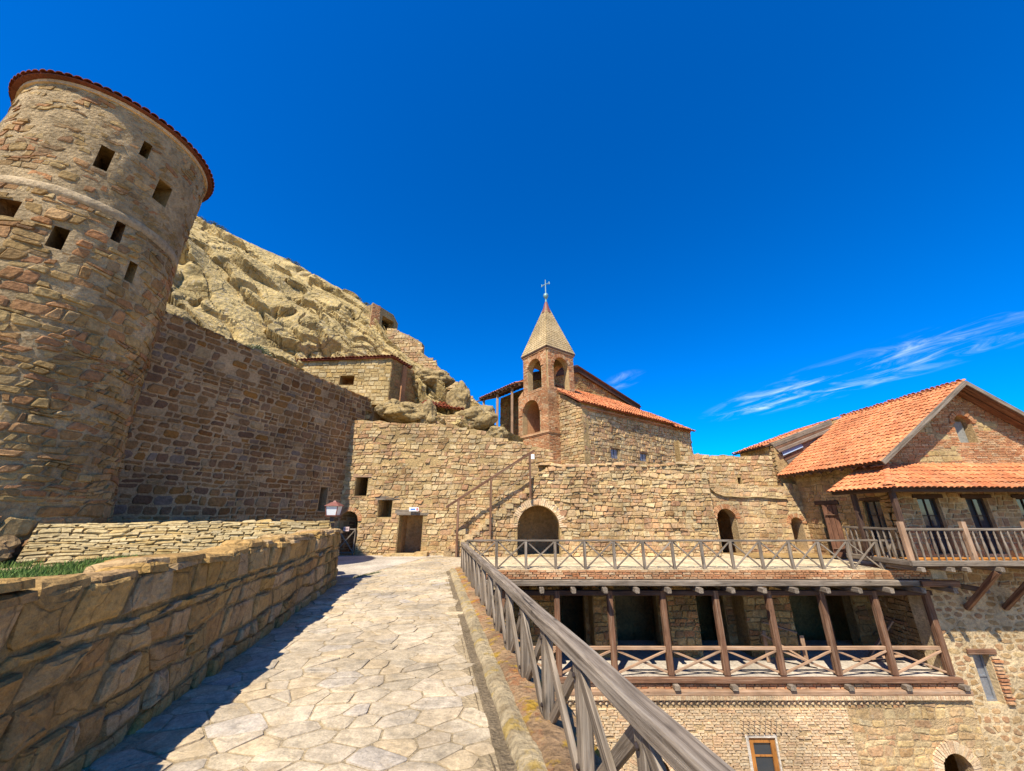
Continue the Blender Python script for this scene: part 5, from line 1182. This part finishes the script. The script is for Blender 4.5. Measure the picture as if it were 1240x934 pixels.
ov = Vector((0, .95, .2)); roof(ob, (-11.0, 17.73, 9.06), (1, 0, .045), ov, 4.95, 2.6, 17, 60, tw=.172, tl=.33, mat='old_tile', th=.06, deck='old_tile')
roof(ob, Sor(-.1, 3.88, .14), (.42, .907, -.07), Vector((-.907, .42, .1)), 1.5, .8, 18, 20, tw=.172, tl=.33, mat='old_tile', th=.05)
ru = thing('ridge_wall', (-4, 22, 8), 'ruined stone wall climbing the skyline of the rocky hill', 'wall')
Sru, Nru = plane((-8.0, 21.6, 4.8), (1, -.10, 0)); ru_out = [(0, 0), (7.3, 0), (7.3, 1.0), (6.05, 2.95), (5.0, 4.0), (3.9, 4.95), (3.1, 5.75), (2.4, 6.3), (2.38, 6.95), (1.6, 7.45), (.35, 8.05), (0, 8.1)]
slab(ru, Sru, ru_out, [], .5, M['facade_mortar'])
lay(ru, Sru, Nru, coursed(7.3, 8.1, (.12, .26), (.16, .5), 221, wav=.04, jit=.04, split=.2), [], ru_out, M['facade'], h=(.008, .05), joint=.014, seed=222, minpx=6)
ni = thing('rock_niche', (-8.3, 21.2, 12), 'brick edged dark doorway of a cave cell near the hill skyline', 'doorway')
Sni, Nni = plane((-8.95, 21.15, 11.6), (.80, .60, 0)); slab(ni, Sni, [(0, 0), (.55, 0), (.55, 2.75), (0, 2.9)], [], 1.0, M['brick_mortar'], name='jamb_core')
lay(ni, Sni, Nni, coursed(.55, 2.8, (.09, .13), (.15, .3), 231, wav=.01), [], None, M['brick'], h=(.01, .03), joint=.01, seed=232, name='brick', stuff='jamb_bricks', minpx=4)
Snj, Nnj = plane(Sni(.56, 0, 0), (.45, .89, 0)); slab(ni, Snj, [(0, 0), (1.6, 0), (1.6, 2.3), (1.1, 2.75), (0, 2.75)], [('rect', .2, 1.25, .2, 2.25, 1.4)], .5, M['facade_mortar'], rmat=M['tower'], name='front_core')
# boulders and cave mouths between the gatehouse wall and the church
M['boulder'] = stone_mat('grey_tan_rock', [(.40, .31, .185), (.44, .345, .21)], bump=1.0, scale=4, dirt=(.22, .17, .10), dirt_amt=.6, patina=(.34, .29, .21), patina_amt=.5, dist=.07, sat=1.3, val=.82, crack=1.1)
for i, (c, r, lb) in enumerate([((-5.15, 18.0, 6.35), (1.05, .75, .52), 'big undercut sandstone boulder on the gatehouse wall top beside the dwelling'), ((-4.15, 18.05, 6.15), (.50, .5, .70), 'leaning sandstone slab between the undercut boulder and the cave cells'), ((-2.75, 18.85, 7.2), (.62, .55, .95), 'tall rounded sandstone pillar above the round window'), ((-1.75, 18.35, 6.1), (1.0, .75, .66), 'smooth domed boulder overhanging a dark hollow near the bell tower'), ((-4.7, 19.9, 8.75), (1.15, .9, .62), 'overhanging sandstone brow above the little tiled cave roof'), ((-6.2, 18.2, 6.6), (.55, .5, .5), 'small block of sandstone wedged under the dwelling corner'), ((-.75, 18.2, 5.3), (.55, .5, .5), 'low sandstone knob beside the bell tower foot')]):
    boulder('boulder', c, r, i + 21, M['boulder'], lb, rough=.36, sub=5)
cv = thing('cave_cell', (-2.75, 18.0, 5.2), 'low walled cave cell with a round window and small tiled roof', 'cave')
Scv, Ncv = plane((-3.75, 17.9, 5.0), (1, 0, 0)); cv_h = [('arch', 1.05, 1.42, .50, .98, .8), ('rect', 1.02, 1.5, .12, .26, .5)]
slab(cv, Scv, [(0, 0), (1.75, 0), (1.75, 1.1), (.9, 1.25), (0, 1.2)], cv_h, .3, M['facade_mortar'], rmat=M['tower'])
lay(cv, Scv, Ncv, coursed(1.75, 1.2, (.11, .2), (.15, .4), 241, wav=.03, jit=.03), cv_h, [(0, 0), (1.75, 0), (1.75, 1.1), (.9, 1.22), (0, 1.15)], M['facade'], h=(.005, .03), joint=.016, seed=242, minpx=6)
roof(cv, (-4.6, 18.15, 6.85), (1, 0, -.13), Vector((0, .9, .45)), 2.2, .9, 19, 20, tw=.172, tl=.33, mat='old_tile')
# shrubs
def shrub(name, c, r, n, mat, label, seed, group=None):
    t = thing(name, c, label, 'shrub', group); rg = random.Random(seed); V = []; F = []; RN = []
    for k in range(n):
        a, e = rg.uniform(0, 6.28), rg.uniform(.05, 1.5); d = r * rg.uniform(.35, 1) ** .6
        p = Vector((math.cos(a) * math.cos(e) * d, math.sin(a) * math.cos(e) * d, math.sin(e) * d * .9)) + Vector(c); s_ = r * rg.uniform(.04, .09)
        u = Vector((rg.uniform(-1, 1), rg.uniform(-1, 1), rg.uniform(-.2, 1))).normalized(); w = u.cross(Vector((rg.uniform(-1, 1), rg.uniform(-1, 1), .3))).normalized(); b = len(V)
        V += [tuple(p), tuple(p + u * s_ + w * s_ * .35), tuple(p + u * s_ * 2), tuple(p + u * s_ - w * s_ * .35)]; F.append((b, b+1, b+2, b+3)); RN += [rg.random()] * 4
    mk('foliage', V, F, mat, t, rnd=RN)
    for k in range(5): a = rg.uniform(0, 6.28); beam('stem', c, Vector(c) + Vector((math.cos(a) * r * .4, math.sin(a) * r * .4, r * .5)), .012, .012, M['dark_wood'], t)
def on_hill(x, y, up=0.0):
    best = min(V_H, key=lambda v: (v[0] - x) ** 2 + (v[1] - y) ** 2); return (best[0], best[1], best[2] + up)
V_H = [tuple(hill.data.vertices[i].co + WORLD[hill.name]) for i in range(0, len(hill.data.vertices), 5)]
def seen(x, y):
    c = [(q[2], v) for v in V_H for q in (proj(v),) if q and abs(q[0] - x) < 9 and abs(q[1] - y) < 9]
    return min(c)[1] if c else (-11, 15, 8)
sp_ = seen(318, 424)
shrub('shrub', (sp_[0], sp_[1] - .15, sp_[2] - .1), .62, 1700, M['scrub'], 'grey green bush growing on the rock behind the fortification wall', 5)
for i, (t_, v_) in enumerate(((.165, .99), (.185, 1.0), (.20, .97), (.345, 1.0), (.36, .995), (.47, 1.0), (.50, 1.0))):
    p = hill_pt(t_, v_); lb = ('dark scrub on the hill skyline behind the round tower', 'dry brown tuft on the rounded crest of the rocky hill', 'low green tuft on the skyline above the cave doorway')[0 if i < 3 else (1 if i < 5 else 2)]
    shrub('shrub', tuple(p + Vector((0, -.1, -.16))), .50 if i < 3 else .34, 900, M['scrub_dark'], lb, 30 + i, 'tufts along the hill skyline')
